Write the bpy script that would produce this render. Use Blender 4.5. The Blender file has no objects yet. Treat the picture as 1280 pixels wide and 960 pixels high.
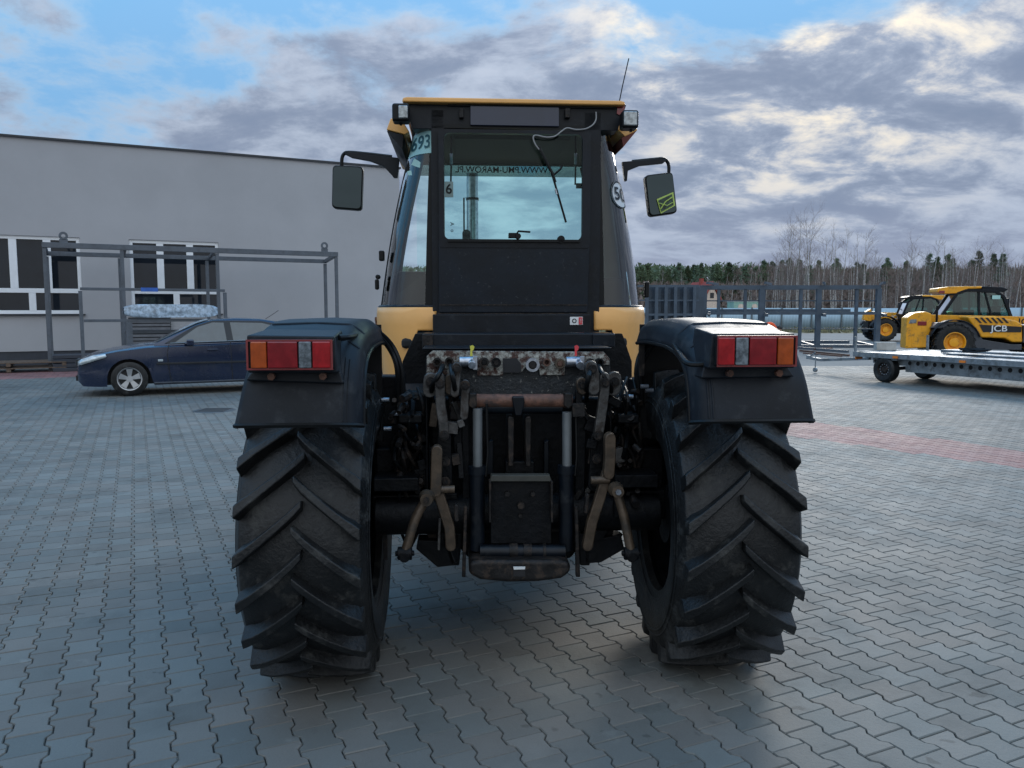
import bpy, math, random
from mathutils import Vector, Matrix, noise as mn
random.seed(7)
sc = bpy.context.scene
R = math.radians

# ------------------------------------------------------------ camera
F, PITCH, H = 1000.0, R(5.26), 1.6
cam_d = bpy.data.cameras.new("camera"); cam = bpy.data.objects.new("camera", cam_d)
sc.collection.objects.link(cam); sc.camera = cam
cam.location = (0, 0, H); cam.rotation_euler = (R(90) - PITCH, 0, 0)
cam_d.sensor_width = 36; cam_d.lens = 36 * F / 1280.0
cam_d.clip_start = 0.05; cam_d.clip_end = 3000
sc.render.resolution_x = 1024; sc.render.resolution_y = 768

# ------------------------------------------------------------ world / sun
SUN_EL, SUN_AZ = 21.0, 20.0      # degrees above horizon, degrees to the right of straight ahead
wd = bpy.data.worlds.new("World"); sc.world = wd; wd.use_nodes = True
nt = wd.node_tree; nt.nodes.clear(); N = nt.nodes.new; L = nt.links.new
def mth(op, a, b=None, c=None, clamp=False, t=None):
    t = t or nt
    n = t.nodes.new('ShaderNodeMath'); n.operation = op; n.use_clamp = clamp
    for i, v in enumerate((a, b, c)):
        if v is None: continue
        if isinstance(v, (int, float)): n.inputs[i].default_value = v
        else: t.links.new(v, n.inputs[i])
    return n.outputs[0]
def mixc(f, a, b, t=None, blend='MIX'):
    t = t or nt
    n = t.nodes.new('ShaderNodeMix'); n.data_type = 'RGBA'; n.blend_type = blend
    for i, v in ((0, f), (6, a), (7, b)):
        if isinstance(v, (int, float)): n.inputs[i].default_value = v
        elif isinstance(v, tuple): n.inputs[i].default_value = (*v[:3], 1)
        else: t.links.new(v, n.inputs[i])
    return n.outputs[2]
def ramp(v, lo, hi, t=None, smooth=True):
    t = t or nt
    n = t.nodes.new('ShaderNodeMapRange'); n.interpolation_type = 'SMOOTHSTEP' if smooth else 'LINEAR'
    t.links.new(v, n.inputs[0]); n.inputs[1].default_value = lo; n.inputs[2].default_value = hi
    return n.outputs[0]
tc = N('ShaderNodeTexCoord'); sep = N('ShaderNodeSeparateXYZ'); L(tc.outputs['Generated'], sep.inputs[0])
dx, dy, dz = sep.outputs
sky = N('ShaderNodeTexSky'); sky.sky_type = 'NISHITA'; sky.sun_disc = False
sky.sun_elevation = R(SUN_EL); sky.sun_rotation = R(SUN_AZ); sky.air_density = 1.3; sky.dust_density = 0.8; sky.ozone_density = 1.5
zc = mth('MAXIMUM', dz, 0.0)
den = mth('ADD', zc, 0.30)
cx_ = mth('DIVIDE', dx, den); cy_ = mth('DIVIDE', dy, den)
comb = N('ShaderNodeCombineXYZ'); L(cx_, comb.inputs[0]); L(cy_, comb.inputs[1])
def noise(scale, detail, rough, dist, off, lac=2.0, stretch=(1, 1, 1)):
    mp = N('ShaderNodeMapping'); mp.inputs[1].default_value = off; mp.inputs[3].default_value = stretch
    L(comb.outputs[0], mp.inputs[0])
    n = N('ShaderNodeTexNoise'); n.inputs['Scale'].default_value = scale; n.inputs['Detail'].default_value = detail
    n.inputs['Roughness'].default_value = rough; n.inputs['Distortion'].default_value = dist; n.inputs['Lacunarity'].default_value = lac
    L(mp.outputs[0], n.inputs['Vector']); return n.outputs[0]
nA = noise(2.1, 12, .60, .2, (3.5, 2.1, 0))          # cloud cover
nB = noise(4.6, 12, .62, .25, (4.3, 18.5, 0), stretch=(.9, 1.1, 1))   # relief inside the cloud deck
nC = noise(1.1, 4, .5, .1, (5.5, 2.4, 0))
# cover thickens to the right of the view and towards the horizon
bias = mth('MULTIPLY_ADD', dx, .13, .062)
bias = mth('ADD', bias, mth('MULTIPLY', ramp(dy, .2, -.5), .10))  # extra cloud cover behind the camera, added to keep the fill light neutral
low = mth('MULTIPLY', mth('SUBTRACT', .27, zc), 1.0)
cov = mth('ADD', mth('ADD', nA, bias), low)
cov = mth('ADD', cov, mth('MULTIPLY', mth('SUBTRACT', nC, .5), .45))
mask = mth('MULTIPLY', ramp(cov, .49, .60), mth('MULTIPLY_ADD', ramp(nB, .62, .40), .22, .78), clamp=True)
thin = ramp(cov, .44, .54)
# sun side of the sky
sv = Vector((math.sin(R(SUN_AZ)) * math.cos(R(SUN_EL)), math.cos(R(SUN_AZ)) * math.cos(R(SUN_EL)), math.sin(R(SUN_EL))))
dp = N('ShaderNodeVectorMath'); dp.operation = 'DOT_PRODUCT'; L(tc.outputs['Generated'], dp.inputs[0]); dp.inputs[1].default_value = sv
near = ramp(dp.outputs['Value'], .945, 1.0)
side = ramp(dp.outputs['Value'], .2, 1.0)
relief = ramp(nB, .30, .66)
edge = mth('SUBTRACT', 1.0, ramp(cov, .56, .80))
dark = (1.85, 2.35, 3.35); mid = (2.8, 3.25, 4.2); lite = (4.3, 4.6, 5.4); warm = (10.0, 8.5, 6.2)
ccol = mixc(relief, dark, mid)
hl = mth('MULTIPLY', ramp(nB, .42, .68), mth('ADD', .25, mth('MULTIPLY', side, .75)), clamp=True)
ccol = mixc(hl, ccol, lite)
wm = mth('MULTIPLY', ramp(nB, .48, .68), near, clamp=True)
ccol = mixc(wm, ccol, warm)
hz = mth('SUBTRACT', 1.0, ramp(zc, .0, .16))
ccol = mixc(mth('MULTIPLY', hz, .70), ccol, (2.75, 3.05, 4.1))
skyc = mixc(1.0, sky.outputs[0], (.95, 1.35, 1.45), blend='MULTIPLY')
cl = N('ShaderNodeVectorMath'); cl.operation = 'MINIMUM'; L(skyc, cl.inputs[0]); cl.inputs[1].default_value = (3.2, 4.8, 6.2)
skyb = mixc(.68, cl.outputs[0], (1.15, 3.3, 6.3))
veil = mixc(mth('MULTIPLY', thin, .55), skyb, (4.0, 5.0, 6.1))
fin = mixc(mask, veil, ccol)
# sky behind the camera, front-lit, lifted and neutralised as added fill for the wall
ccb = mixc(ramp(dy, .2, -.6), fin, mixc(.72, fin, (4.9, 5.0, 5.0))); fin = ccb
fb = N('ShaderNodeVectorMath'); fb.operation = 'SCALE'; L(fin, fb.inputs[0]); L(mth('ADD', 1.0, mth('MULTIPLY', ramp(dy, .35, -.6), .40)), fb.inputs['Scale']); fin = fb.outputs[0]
# sky brightness added towards the zenith, to deepen shade under the tractor
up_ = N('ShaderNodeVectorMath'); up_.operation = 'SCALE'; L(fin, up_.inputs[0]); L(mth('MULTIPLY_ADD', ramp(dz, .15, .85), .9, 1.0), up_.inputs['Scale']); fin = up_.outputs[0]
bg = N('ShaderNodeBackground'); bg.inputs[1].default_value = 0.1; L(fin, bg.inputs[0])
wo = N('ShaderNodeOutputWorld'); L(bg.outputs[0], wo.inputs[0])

sl = bpy.data.lights.new("sun", 'SUN'); sl.energy = 1.5; sl.angle = R(18); sl.color = (1, .95, .87)
so = bpy.data.objects.new("sun", sl); sc.collection.objects.link(so)
so.rotation_euler = (-sv).to_track_quat('-Z', 'Y').to_euler(); so.location = (20, 20, 20)
sc.view_settings.view_transform = 'Standard'; sc.view_settings.look = 'None'; sc.view_settings.gamma = 1
sc.view_settings.exposure = 0.32; sc.view_settings.use_curve_mapping = False

# ------------------------------------------------------------ survey helpers (photo pixel -> metres)
OX, OY, YAW = 0.0, 3.60, R(3.8)       # the tractor's rear axle on the ground
def ray(px, py):
    u = (px - 640) / F; v = (480 - py) / F
    return (u, math.cos(PITCH) + v * math.sin(PITCH), -math.sin(PITCH) + v * math.cos(PITCH))
def G(px, py, z=0.0):
    d = ray(px, py); t = (z - H) / d[2]; return Vector((d[0] * t, d[1] * t, z))
def AT(px, py, Y):
    d = ray(px, py); t = Y / d[1]; return Vector((d[0] * t, Y, H + d[2] * t))
def T(px, py, yl):
    d = ray(px, py); s, c = math.sin(YAW), math.cos(YAW)
    t = (yl - OX * s + OY * c) / (-d[0] * s + d[1] * c)
    X, Y, Z = d[0] * t, d[1] * t, H + d[2] * t
    return Vector(((X - OX) * c + (Y - OY) * s, yl, Z))

# ------------------------------------------------------------ mesh builder
class MB:
    def __init__(s): s.v = []; s.f = []
    def add(s, vs, fs):
        o = len(s.v); s.v += [tuple(a) for a in vs]; s.f += [tuple(i + o for i in f) for f in fs]; return s
    def box(s, c, d, rot=None):
        hx, hy, hz = d[0] / 2, d[1] / 2, d[2] / 2
        vs = [Vector((a * hx, b * hy, e * hz)) for e in (-1, 1) for b in (-1, 1) for a in (-1, 1)]
        if rot is not None: vs = [rot @ q for q in vs]
        vs = [q + Vector(c) for q in vs]
        return s.add(vs, [(0, 2, 3, 1), (4, 5, 7, 6), (0, 1, 5, 4), (2, 6, 7, 3), (0, 4, 6, 2), (1, 3, 7, 5)])
    def bb(s, x0, y0, z0, x1, y1, z1): return s.box(((x0 + x1) / 2, (y0 + y1) / 2, (z0 + z1) / 2), (abs(x1 - x0), abs(y1 - y0), abs(z1 - z0)))
    def bar(s, a, b, w, h=None, up=(0, 0, 1)):
        a, b = Vector(a), Vector(b); h = h or w; d = (b - a); l = d.length; d.normalize(); up = Vector(up)
        if abs(d.dot(up)) > .98: up = Vector((0, 1, 0))
        x = d.cross(up).normalized(); z = x.cross(d)
        return s.box((a + b) / 2, (w, l, h), Matrix((x, d, z)).transposed())
    def cyl(s, a, b, r, r2=None, n=16, caps=True):
        a, b = Vector(a), Vector(b); r2 = r if r2 is None else r2; d = (b - a).normalized()
        u = d.orthogonal().normalized(); w = d.cross(u); vs = []
        for p, q in ((a, r), (b, r2)):
            vs += [p + u * math.cos(2 * math.pi * i / n) * q + w * math.sin(2 * math.pi * i / n) * q for i in range(n)]
        fs = [(i, (i + 1) % n, n + (i + 1) % n, n + i) for i in range(n)]
        if caps: fs += [tuple(range(n))[::-1], tuple(range(n, 2 * n))]
        return s.add(vs, fs)
    def tube(s, pts, r, n=8, caps=True):
        pts = [Vector(p) for p in pts]; m = len(pts); rs = r if isinstance(r, (list, tuple)) else [r] * m
        u = None; vs = []
        for i, p in enumerate(pts):
            d = (pts[min(i + 1, m - 1)] - pts[max(i - 1, 0)]).normalized()
            u = d.orthogonal().normalized() if u is None else (u - d * u.dot(d)).normalized()
            w = d.cross(u)
            vs += [p + (u * math.cos(2 * math.pi * k / n) + w * math.sin(2 * math.pi * k / n)) * rs[i] for k in range(n)]
        fs = [(i * n + k, i * n + (k + 1) % n, (i + 1) * n + (k + 1) % n, (i + 1) * n + k) for i in range(m - 1) for k in range(n)]
        if caps: fs += [tuple(range(n))[::-1], tuple(range((m - 1) * n, m * n))]
        return s.add(vs, fs)
    def prism(s, poly, off):
        off = Vector(off); n = len(poly); poly = [Vector(p) for p in poly]
        return s.add(poly + [p + off for p in poly], [tuple(range(n)), tuple(range(n, 2 * n))[::-1]] + [(i, n + i, n + (i + 1) % n, (i + 1) % n) for i in range(n)])
    def lathe(s, prof, n=32, axis='x', c=(0, 0, 0), closed=False):
        vs = []; c = Vector(c)
        for k in range(n):
            a = 2 * math.pi * k / n; ca, sa = math.cos(a), math.sin(a)
            for (h, r) in prof:
                vs.append(c + (Vector((h, r * ca, r * sa)) if axis == 'x' else Vector((r * ca, r * sa, h)) if axis == 'z' else Vector((r * ca, h, r * sa))))
        m = len(prof); fs = []
        for k in range(n):
            for j in range(m if closed else m - 1):
                a = k * m + j; b = k * m + (j + 1) % m; k2 = (k + 1) % n
                fs.append((a, b, k2 * m + (j + 1) % m, k2 * m + j))
        return s.add(vs, fs)
    def grid(s, fn, nu, nv, wrap=False):
        vs = [fn(i / (nu - 1) if nu > 1 else 0, j / (nv - 1)) for i in range(nu) for j in range(nv)]
        return s.add(vs, [(i * nv + j, i * nv + j + 1, (i + 1) * nv + j + 1, (i + 1) * nv + j) for i in range(nu - 1) for j in range(nv - 1)])
    # pixel helpers in the tractor's own frame
    def pbox(s, x0, y0, x1, y1, yl, dep):
        a = T(x0, y1, yl); b = T(x1, y0, yl); return s.bb(a.x, yl, a.z, b.x, yl + dep, b.z)
    def ppoly(s, pts, yl, dep): return s.prism([T(x, y, yl) for x, y in pts], (0, dep, 0))
    def ptube(s, pts, r, n=8): return s.tube([T(*p) for p in pts], r, n)
    def pcyl(s, px, py, rpx, yl, dep, n=20):
        c = T(px, py, yl); r = (T(px + rpx, py, yl) - c).length
        return s.cyl(c, c + Vector((0, dep, 0)), r, n=n)
    def done(s, name, m, parent=None, bevel=0, seg=2, ang=35, solid=0, weld=False):
        me = bpy.data.meshes.new(name); me.from_pydata(s.v, [], s.f); me.validate(); me.materials.append(m)
        import bmesh
        b = bmesh.new(); b.from_mesh(me)
        if weld: bmesh.ops.remove_doubles(b, verts=b.verts, dist=1e-5)
        if not solid: bmesh.ops.recalc_face_normals(b, faces=b.faces)
        b.to_mesh(me); b.free()
        me.polygons.foreach_set('use_smooth', [True] * len(me.polygons)); me.set_sharp_from_angle(angle=R(ang))
        o = bpy.data.objects.new(name, me); sc.collection.objects.link(o); o.parent = parent
        if solid:
            q = o.modifiers.new('solid', 'SOLIDIFY'); q.thickness = solid; q.offset = 0
        if bevel:
            q = o.modifiers.new('bevel', 'BEVEL'); q.width = bevel; q.segments = seg; q.limit_method = 'ANGLE'; q.angle_limit = R(40)
            q.harden_normals = True
        return o
def raw(name, vs, fs, m, parent=None):
    me = bpy.data.meshes.new(name); me.from_pydata(vs, [], fs); me.materials.append(m)
    o = bpy.data.objects.new(name, me); sc.collection.objects.link(o); o.parent = parent; return o
def empty(name, loc=(0, 0, 0), rz=0.0, parent=None):
    o = bpy.data.objects.new(name, None); sc.collection.objects.link(o); o.location = loc; o.rotation_euler = (0, 0, rz)
    o.empty_display_size = .2; o.parent = parent; return o
def tag(o, label=None, cat=None, group=None, kind=None):
    if label: o['label'] = label
    if cat: o['category'] = cat
    if group: o['group'] = group
    if kind: o['kind'] = kind
    return o
def copy_tree(o, parent=None):
    c = o.copy(); sc.collection.objects.link(c); c.parent = parent
    for ch in list(o.children): copy_tree(ch, c)
    return c
def text_mesh(s, size, extrude=.001):
    cu = bpy.data.curves.new('lettering', 'FONT'); cu.body = s; cu.size = size; cu.extrude = extrude
    cu.align_x = 'CENTER'; cu.align_y = 'CENTER'; cu.offset = size * .012
    o = bpy.data.objects.new('lettering', cu); sc.collection.objects.link(o)
    dg = bpy.context.evaluated_depsgraph_get(); me = bpy.data.meshes.new_from_object(o.evaluated_get(dg))
    vs = [v.co.copy() for v in me.vertices]; fs = [tuple(p.vertices) for p in me.polygons]
    bpy.data.objects.remove(o); bpy.data.meshes.remove(me); return vs, fs
def lettering(s, size, m, fn, parent, name='lettering', extrude=.001, squash=1.0):
    vs, fs = text_mesh(s, size, extrude)
    b = MB(); b.add([fn(v.x * squash, v.y, v.z) for v in vs], fs)
    return b.done(name, m, parent)

# ------------------------------------------------------------ materials
def mat(name, base, rough=.5, metal=0.0, var=.15, scale=6.0, bump=0.0, bscale=60.0, dirt=None, damt=.35, dscale=9.0, dlo=.48, dhi=.62, coat=0.0, spec=.5, rvar=.08, island=0.0, detail=6):
    m = bpy.data.materials.new(name); m.use_nodes = True; t = m.node_tree; bs = t.nodes['Principled BSDF']
    co = t.nodes.new('ShaderNodeTexCoord')
    def nz(sc_, det, ro, off=0):
        mp = t.nodes.new('ShaderNodeMapping'); mp.inputs[1].default_value = (off, off * 1.7, off * .6); t.links.new(co.outputs['Object'], mp.inputs[0])
        n = t.nodes.new('ShaderNodeTexNoise'); n.inputs['Scale'].default_value = sc_; n.inputs['Detail'].default_value = det
        n.inputs['Roughness'].default_value = ro; t.links.new(mp.outputs[0], n.inputs['Vector']); return n.outputs[0]
    n1 = nz(scale, detail, .6)
    f = ramp(n1, .3, .7, t)
    lo = tuple(max(0, c * (1 - var)) for c in base); hi = tuple(min(1, c * (1 + var)) for c in base)
    col = mixc(f, lo, hi, t)
    if dirt:
        n2 = nz(dscale, 9, .68, 4.3); d = mth('MULTIPLY', ramp(n2, dlo, dhi, t), damt, t=t)
        col = mixc(d, col, dirt, t)
        t.links.new(mth('ADD', mth('MULTIPLY', d, .35, t=t), mth('MULTIPLY_ADD', n1, rvar * 2, rough - rvar, t=t), t=t, clamp=True), bs.inputs['Roughness'])
    else:
        t.links.new(mth('MULTIPLY_ADD', n1, rvar * 2, rough - rvar, t=t, clamp=True), bs.inputs['Roughness'])
    if island:
        g = t.nodes.new('ShaderNodeNewGeometry'); oi = t.nodes.new('ShaderNodeObjectInfo')
        rr = mth('FRACT', mth('ADD', g.outputs['Random Per Island'], oi.outputs['Random'], t=t), t=t)
        k = mth('MULTIPLY_ADD', rr, 2 * island, 1 - island, t=t)
        vm = t.nodes.new('ShaderNodeVectorMath'); vm.operation = 'SCALE'; t.links.new(col, vm.inputs[0]); t.links.new(k, vm.inputs['Scale']); col = vm.outputs[0]
    t.links.new(col, bs.inputs['Base Color'])
    bs.inputs['Metallic'].default_value = metal; bs.inputs['Coat Weight'].default_value = coat; bs.inputs['Coat Roughness'].default_value = .12
    bs.inputs['Specular IOR Level'].default_value = spec
    if bump:
        n3 = nz(bscale, 5, .6, 2.2); b = t.nodes.new('ShaderNodeBump'); b.inputs['Strength'].default_value = bump; b.inputs['Distance'].default_value = .01
        t.links.new(n3, b.inputs['Height']); t.links.new(b.outputs[0], bs.inputs['Normal'])
    return m
def glass(name, tint, refl=1.0, rough=.015):
    m = bpy.data.materials.new(name); m.use_nodes = True; t = m.node_tree; t.nodes.clear()
    tr = t.nodes.new('ShaderNodeBsdfTransparent'); tr.inputs[0].default_value = (*tint, 1)
    gl = t.nodes.new('ShaderNodeBsdfGlossy'); gl.inputs[0].default_value = (1, 1, 1, 1); gl.inputs['Roughness'].default_value = rough
    fr = t.nodes.new('ShaderNodeFresnel'); fr.inputs[0].default_value = 1.5
    mx = t.nodes.new('ShaderNodeMixShader'); t.links.new(mth('MULTIPLY', fr.outputs[0], refl, t=t, clamp=True), mx.inputs[0])
    t.links.new(tr.outputs[0], mx.inputs[1]); t.links.new(gl.outputs[0], mx.inputs[2])
    o = t.nodes.new('ShaderNodeOutputMaterial'); t.links.new(mx.outputs[0], o.inputs[0]); return m
DUST = (.10, .10, .095)
M = dict(
 rubber=mat('tyre rubber', (.007, .0078, .0085), .45, var=.4, scale=5, bump=.4, bscale=60, dirt=(.060, .060, .056), damt=.8, dscale=10, dlo=.50, dhi=.72, rvar=.12, spec=.42),
 black=mat('black paint', (.004, .0065, .0105), .40, var=.4, scale=7, bump=.08, bscale=30, dirt=(.035, .038, .042), damt=.45, dscale=13, dlo=.55, dhi=.72, spec=.28),
 chassis=mat('greasy black steel', (.0032, .0038, .005), .5, spec=.2, var=.5, scale=12, bump=.4, bscale=35, dirt=(.016, .014, .012), damt=.4, dscale=14, dlo=.54, dhi=.72),
 dusty=mat('dust specked black panel', (.004, .008, .014), .38, var=.3, scale=5, bump=.06, bscale=40, dirt=(.05, .055, .06), damt=.75, dscale=48, dlo=.60, dhi=.70, spec=.28),
 link=mat('bare worn link steel', (.085, .083, .08), .42, metal=.4, var=.45, scale=16, bump=.3, bscale=45, dirt=(.03, .02, .014), damt=.7, dscale=20),
 worn=mat('worn dark steel', (.016, .015, .015), .48, spec=.3, metal=.3, var=.4, scale=18, bump=.3, bscale=50, dirt=(.085, .06, .045), damt=.5, dscale=22),
 plastic=mat('mudguard plastic', (.010, .013, .018), .5, spec=.25, var=.35, scale=3, bump=.08, bscale=140, dirt=(.07, .075, .08), damt=.45, dscale=12, dlo=.5, dhi=.72),
 trim=mat('black rubber trim', (.005, .0055, .006), .45, spec=.25, var=.2, scale=10),
 lining=mat('cab lining', (.008, .010, .012), .8, var=.25, scale=6),
 yellow=mat('faded yellow paint', (.80, .41, .12), .36, var=.07, scale=3, bump=.02, bscale=20, dirt=(.48, .28, .12), damt=.3, dscale=4, dlo=.5, dhi=.75, coat=.25),
 yellow2=mat('machine yellow paint', (.80, .35, .012), .38, var=.1, scale=3, dirt=(.2, .11, .04), damt=.7, dscale=7, dlo=.50, dhi=.68),
 rust=mat('flaking rusty paint', (.30, .30, .27), .7, var=.45, scale=55, bump=.8, bscale=90, dirt=(.055, .022, .016), damt=.95, dscale=34, dlo=.43, dhi=.58),
 rust2=mat('rusty bar', (.12, .055, .035), .65, var=.4, scale=20, bump=.4, bscale=60, dirt=(.03, .03, .032), damt=.7, dscale=16),
 speck=mat('chipped black plate', (.012, .016, .02), .55, var=.4, scale=20, bump=.5, bscale=60, dirt=(.24, .24, .22), damt=.9, dscale=42, dlo=.60, dhi=.64),
 brown=mat('oily brown lever', (.085, .060, .040), .38, metal=.3, var=.35, scale=14, bump=.2, bscale=50, dirt=(.03, .028, .024), damt=.6, dscale=12),
 ledge=mat('olive ledge', (.05, .05, .042), .6, var=.2, scale=14),
 chrome=mat('cylinder rod', (.20, .215, .22), .35, metal=.5, var=.12, scale=9),
 silver=mat('coupling metal', (.42, .45, .50), .3, metal=.9, var=.25, scale=40),
 red=mat('red lens', (.30, .005, .008), .12, var=.25, scale=30, coat=.6), red2=mat('dark red lens', (.20, .004, .008), .14, var=.2, scale=30, coat=.6),
 orange=mat('orange lens', (.34, .055, .004), .15, var=.2, scale=30, coat=.6), clear=mat('clear lens', (.13, .15, .165), .12, var=.5, scale=60, coat=.6),
 pink=mat('light surround', (.20, .03, .03), .3),
 tagy=mat('yellow tag', (.65, .62, .08), .5), tagr=mat('red tag', (.6, .05, .06), .5),
 sticker=mat('pale sticker', (.36, .62, .62), .5, var=.05), ink=mat('dark ink', (.02, .10, .13), .6), white=mat('white disc', (.70, .72, .72), .45, var=.05), inkb=mat('black ink', (.012, .012, .014), .6),
 plate=mat('number plate', (.016, .022, .045), .3, var=.15, scale=3, coat=.4),
 lamp=mat('worklamp glass', (.30, .33, .34), .1, metal=.5, var=.4, scale=50, coat=.7),
 cable=mat('grey cable', (.24, .24, .24), .5), lime=mat('lime sticker', (.42, .55, .12), .5),
 fglass=glass('cab glass', (.86, 1.0, .98), .22), sglass=glass('cab corner glass', (.84, .97, .96), 1.5), band=glass('sun strip', (.42, .47, .45), .5),
 mirror=mat('mirror glass', (.05, .065, .07), .03, metal=1, var=.02, rvar=.005),
 render=mat('grey render', (.41, .408, .42), .85, var=.04, scale=.6, bump=.15, bscale=90, dirt=(.36, .358, .37), damt=.5, dscale=.35, dlo=.4, dhi=.8),
 plinth=mat('dark plinth', (.035, .040, .052), .6, var=.15), cap=mat('dark flashing', (.03, .033, .038), .5), pvc=mat('white window plastic', (.80, .82, .84), .35, var=.03),
 wglass=mat('window glass', (.012, .016, .022), .04, var=.3, scale=.7, rvar=.01, spec=.35), room=mat('room', (.02, .02, .022), .9), blind=mat('window blind', (.12, .14, .13), .7),
 steel=mat('grey painted steel', (.095, .11, .13), .45, var=.15, scale=3, dirt=(.06, .06, .06), damt=.3),
 steelb=mat('blue grey painted steel', (.050, .075, .105), .45, var=.2, scale=2),
 galv=mat('galvanised steel', (.25, .28, .30), .45, metal=.5, var=.2, scale=6, bump=.05, dirt=(.12, .125, .125), damt=.7, dscale=5),
 wrap=mat('plastic wrap', (.36, .46, .56), .2, var=.5, scale=10, bump=.45, bscale=24, coat=.5, spec=.7),
 bluetag=mat('blue tag', (.03, .12, .45), .5), wood=mat('pallet wood', (.12, .085, .06), .8, var=.3, scale=12),
 navy=mat('navy car paint', (.006, .015, .045), .25, metal=.3, var=.1, scale=1, coat=.8, dirt=(.04, .045, .055), damt=.25, dscale=3), cplast=mat('car black plastic', (.012, .013, .015), .5),
 cglass=mat('car glass', (.035, .05, .055), .04, var=.2, rvar=.01, coat=.5, spec=.8), cglass2=glass('car side glass', (.45, .62, .62), 1.6), alloy=mat('alloy wheel', (.50, .51, .52), .35, metal=.7, var=.1), headl=mat('headlamp', (.50, .56, .58), .08, metal=.3, coat=1, var=.3, scale=14), orng=mat('small orange lamp', (.7, .2, .03), .2),
 grille=mat('louvred grey sheet', (.16, .165, .18), .5), mudgrey=mat('dark grey panel', (.05, .055, .065), .45),
 teal=glass('telehandler glass', (.45, .62, .58), 1.6),
 skin=mat('skin', (.45, .26, .19), .55, var=.05), hiviz=mat('orange jacket', (.85, .10, .015), .7, var=.1), cloth=mat('dark trousers', (.02, .024, .035), .85), hair=mat('dark hair', (.02, .016, .013), .7),
 fence=mat('pale blue fence sheet', (.34, .47, .56), .55, var=.08, scale=.4), post=mat('fence post', (.10, .12, .13), .6),
 house=mat('house wall', (.62, .50, .42), .8), roofr=mat('red roof tile', (.30, .06, .045), .8), hut=mat('mint cabin', (.25, .42, .36), .6),
 bark=mat('birch bark', (.42, .40, .38), .8, var=.3, scale=3, dirt=(.04, .035, .03), damt=.8, dscale=6, dlo=.55, dhi=.6), twig=mat('bare twigs', (.20, .16, .145), .9, var=.3), pbark=mat('pine bark', (.13, .085, .06), .9, var=.3),
 needle=mat('pine needles', (.105, .145, .075), .75, var=.35, scale=.5, island=.35), needle2=mat('dark conifer needles', (.085, .125, .070), .75, var=.35, scale=.5, island=.35), brush=mat('bare undergrowth', (.15, .115, .10), .95, var=.35, scale=.4, island=.3),
 grass=mat('dry grass', (.20, .19, .11), .95, var=.35, scale=2, island=.3),
 iron=mat('manhole iron', (.07, .07, .07), .5, metal=.4, bump=.3), stone=mat('pale concrete', (.40, .39, .36), .85),
)
# ------------------------------------------------------------ ground and paving
def paver_mat(name, base, isl):
    m = bpy.data.materials.new(name); m.use_nodes = True; t = m.node_tree; bs = t.nodes['Principled BSDF']
    g = t.nodes.new('ShaderNodeNewGeometry'); oi = t.nodes.new('ShaderNodeObjectInfo')
    def nz(sc_, det, ro, off=0, src=None):
        mp = t.nodes.new('ShaderNodeMapping'); mp.inputs[1].default_value = (off, off * 1.7, off * .6); t.links.new(g.outputs['Position'], mp.inputs[0])
        n = t.nodes.new('ShaderNodeTexNoise'); n.inputs['Scale'].default_value = sc_; n.inputs['Detail'].default_value = det
        n.inputs['Roughness'].default_value = ro; t.links.new(mp.outputs[0], n.inputs['Vector']); return n.outputs[0]
    big, med, fin_ = nz(.35, 5, .6), nz(2.2, 6, .6, 3.0), nz(140, 3, .6, 5.0)
    col = mixc(ramp(big, .35, .65, t), tuple(c * .84 for c in base), tuple(c * 1.12 for c in base), t)
    col = mixc(mth('MULTIPLY', ramp(med, .52, .72, t), .45, t=t), col, tuple(c * .62 for c in base), t)
    col = mixc(mth('MULTIPLY', ramp(nz(5.5, 7, .7, 9.0), .60, .72, t), .35, t=t), col, tuple(min(1, c * 1.7) for c in base), t)
    col = mixc(mth('MULTIPLY', ramp(nz(.9, 8, .72, 14.0), .54, .66, t), .5, t=t), col, tuple(c * .5 for c in base), t)
    col = mixc(mth('MULTIPLY', ramp(nz(7, 3, .5, 21.0), .68, .72, t), .55, t=t), col, tuple(c * .35 for c in base), t)
    col = mixc(mth('MULTIPLY', ramp(fin_, .35, .7, t), .30, t=t), col, tuple(c * .72 for c in base), t)
    rr = mth('FRACT', mth('ADD', g.outputs['Random Per Island'], oi.outputs['Random'], t=t), t=t)
    vm = t.nodes.new('ShaderNodeVectorMath'); vm.operation = 'SCALE'; t.links.new(col, vm.inputs[0])
    t.links.new(mth('MULTIPLY_ADD', rr, 2 * isl, 1 - isl, t=t), vm.inputs['Scale'])
    tint = mixc(mth('FRACT', mth('MULTIPLY', rr, 7.31, t=t), t=t), (.93, 1.0, 1.03), (1.05, 1.0, .98), t)
    t.links.new(mixc(1.0, vm.outputs[0], tint, t, 'MULTIPLY'), bs.inputs['Base Color'])
    t.links.new(mth('ADD', mth('MULTIPLY', med, .25, t=t), mth('MULTIPLY_ADD', big, .25, .45, t=t), t=t, clamp=True), bs.inputs['Roughness'])
    bs.inputs['Specular IOR Level'].default_value = .26
    b = t.nodes.new('ShaderNodeBump'); b.inputs['Strength'].default_value = .5; b.inputs['Distance'].default_value = .004
    t.links.new(nz(60, 6, .7, 1.0), b.inputs['Height']); t.links.new(b.outputs[0], bs.inputs['Normal'])
    return m
M['paver'] = paver_mat('grey concrete paver', (.158, .156, .143), .13)
M['paverred'] = paver_mat('red concrete paver', (.26, .13, .12), .10)
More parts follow.
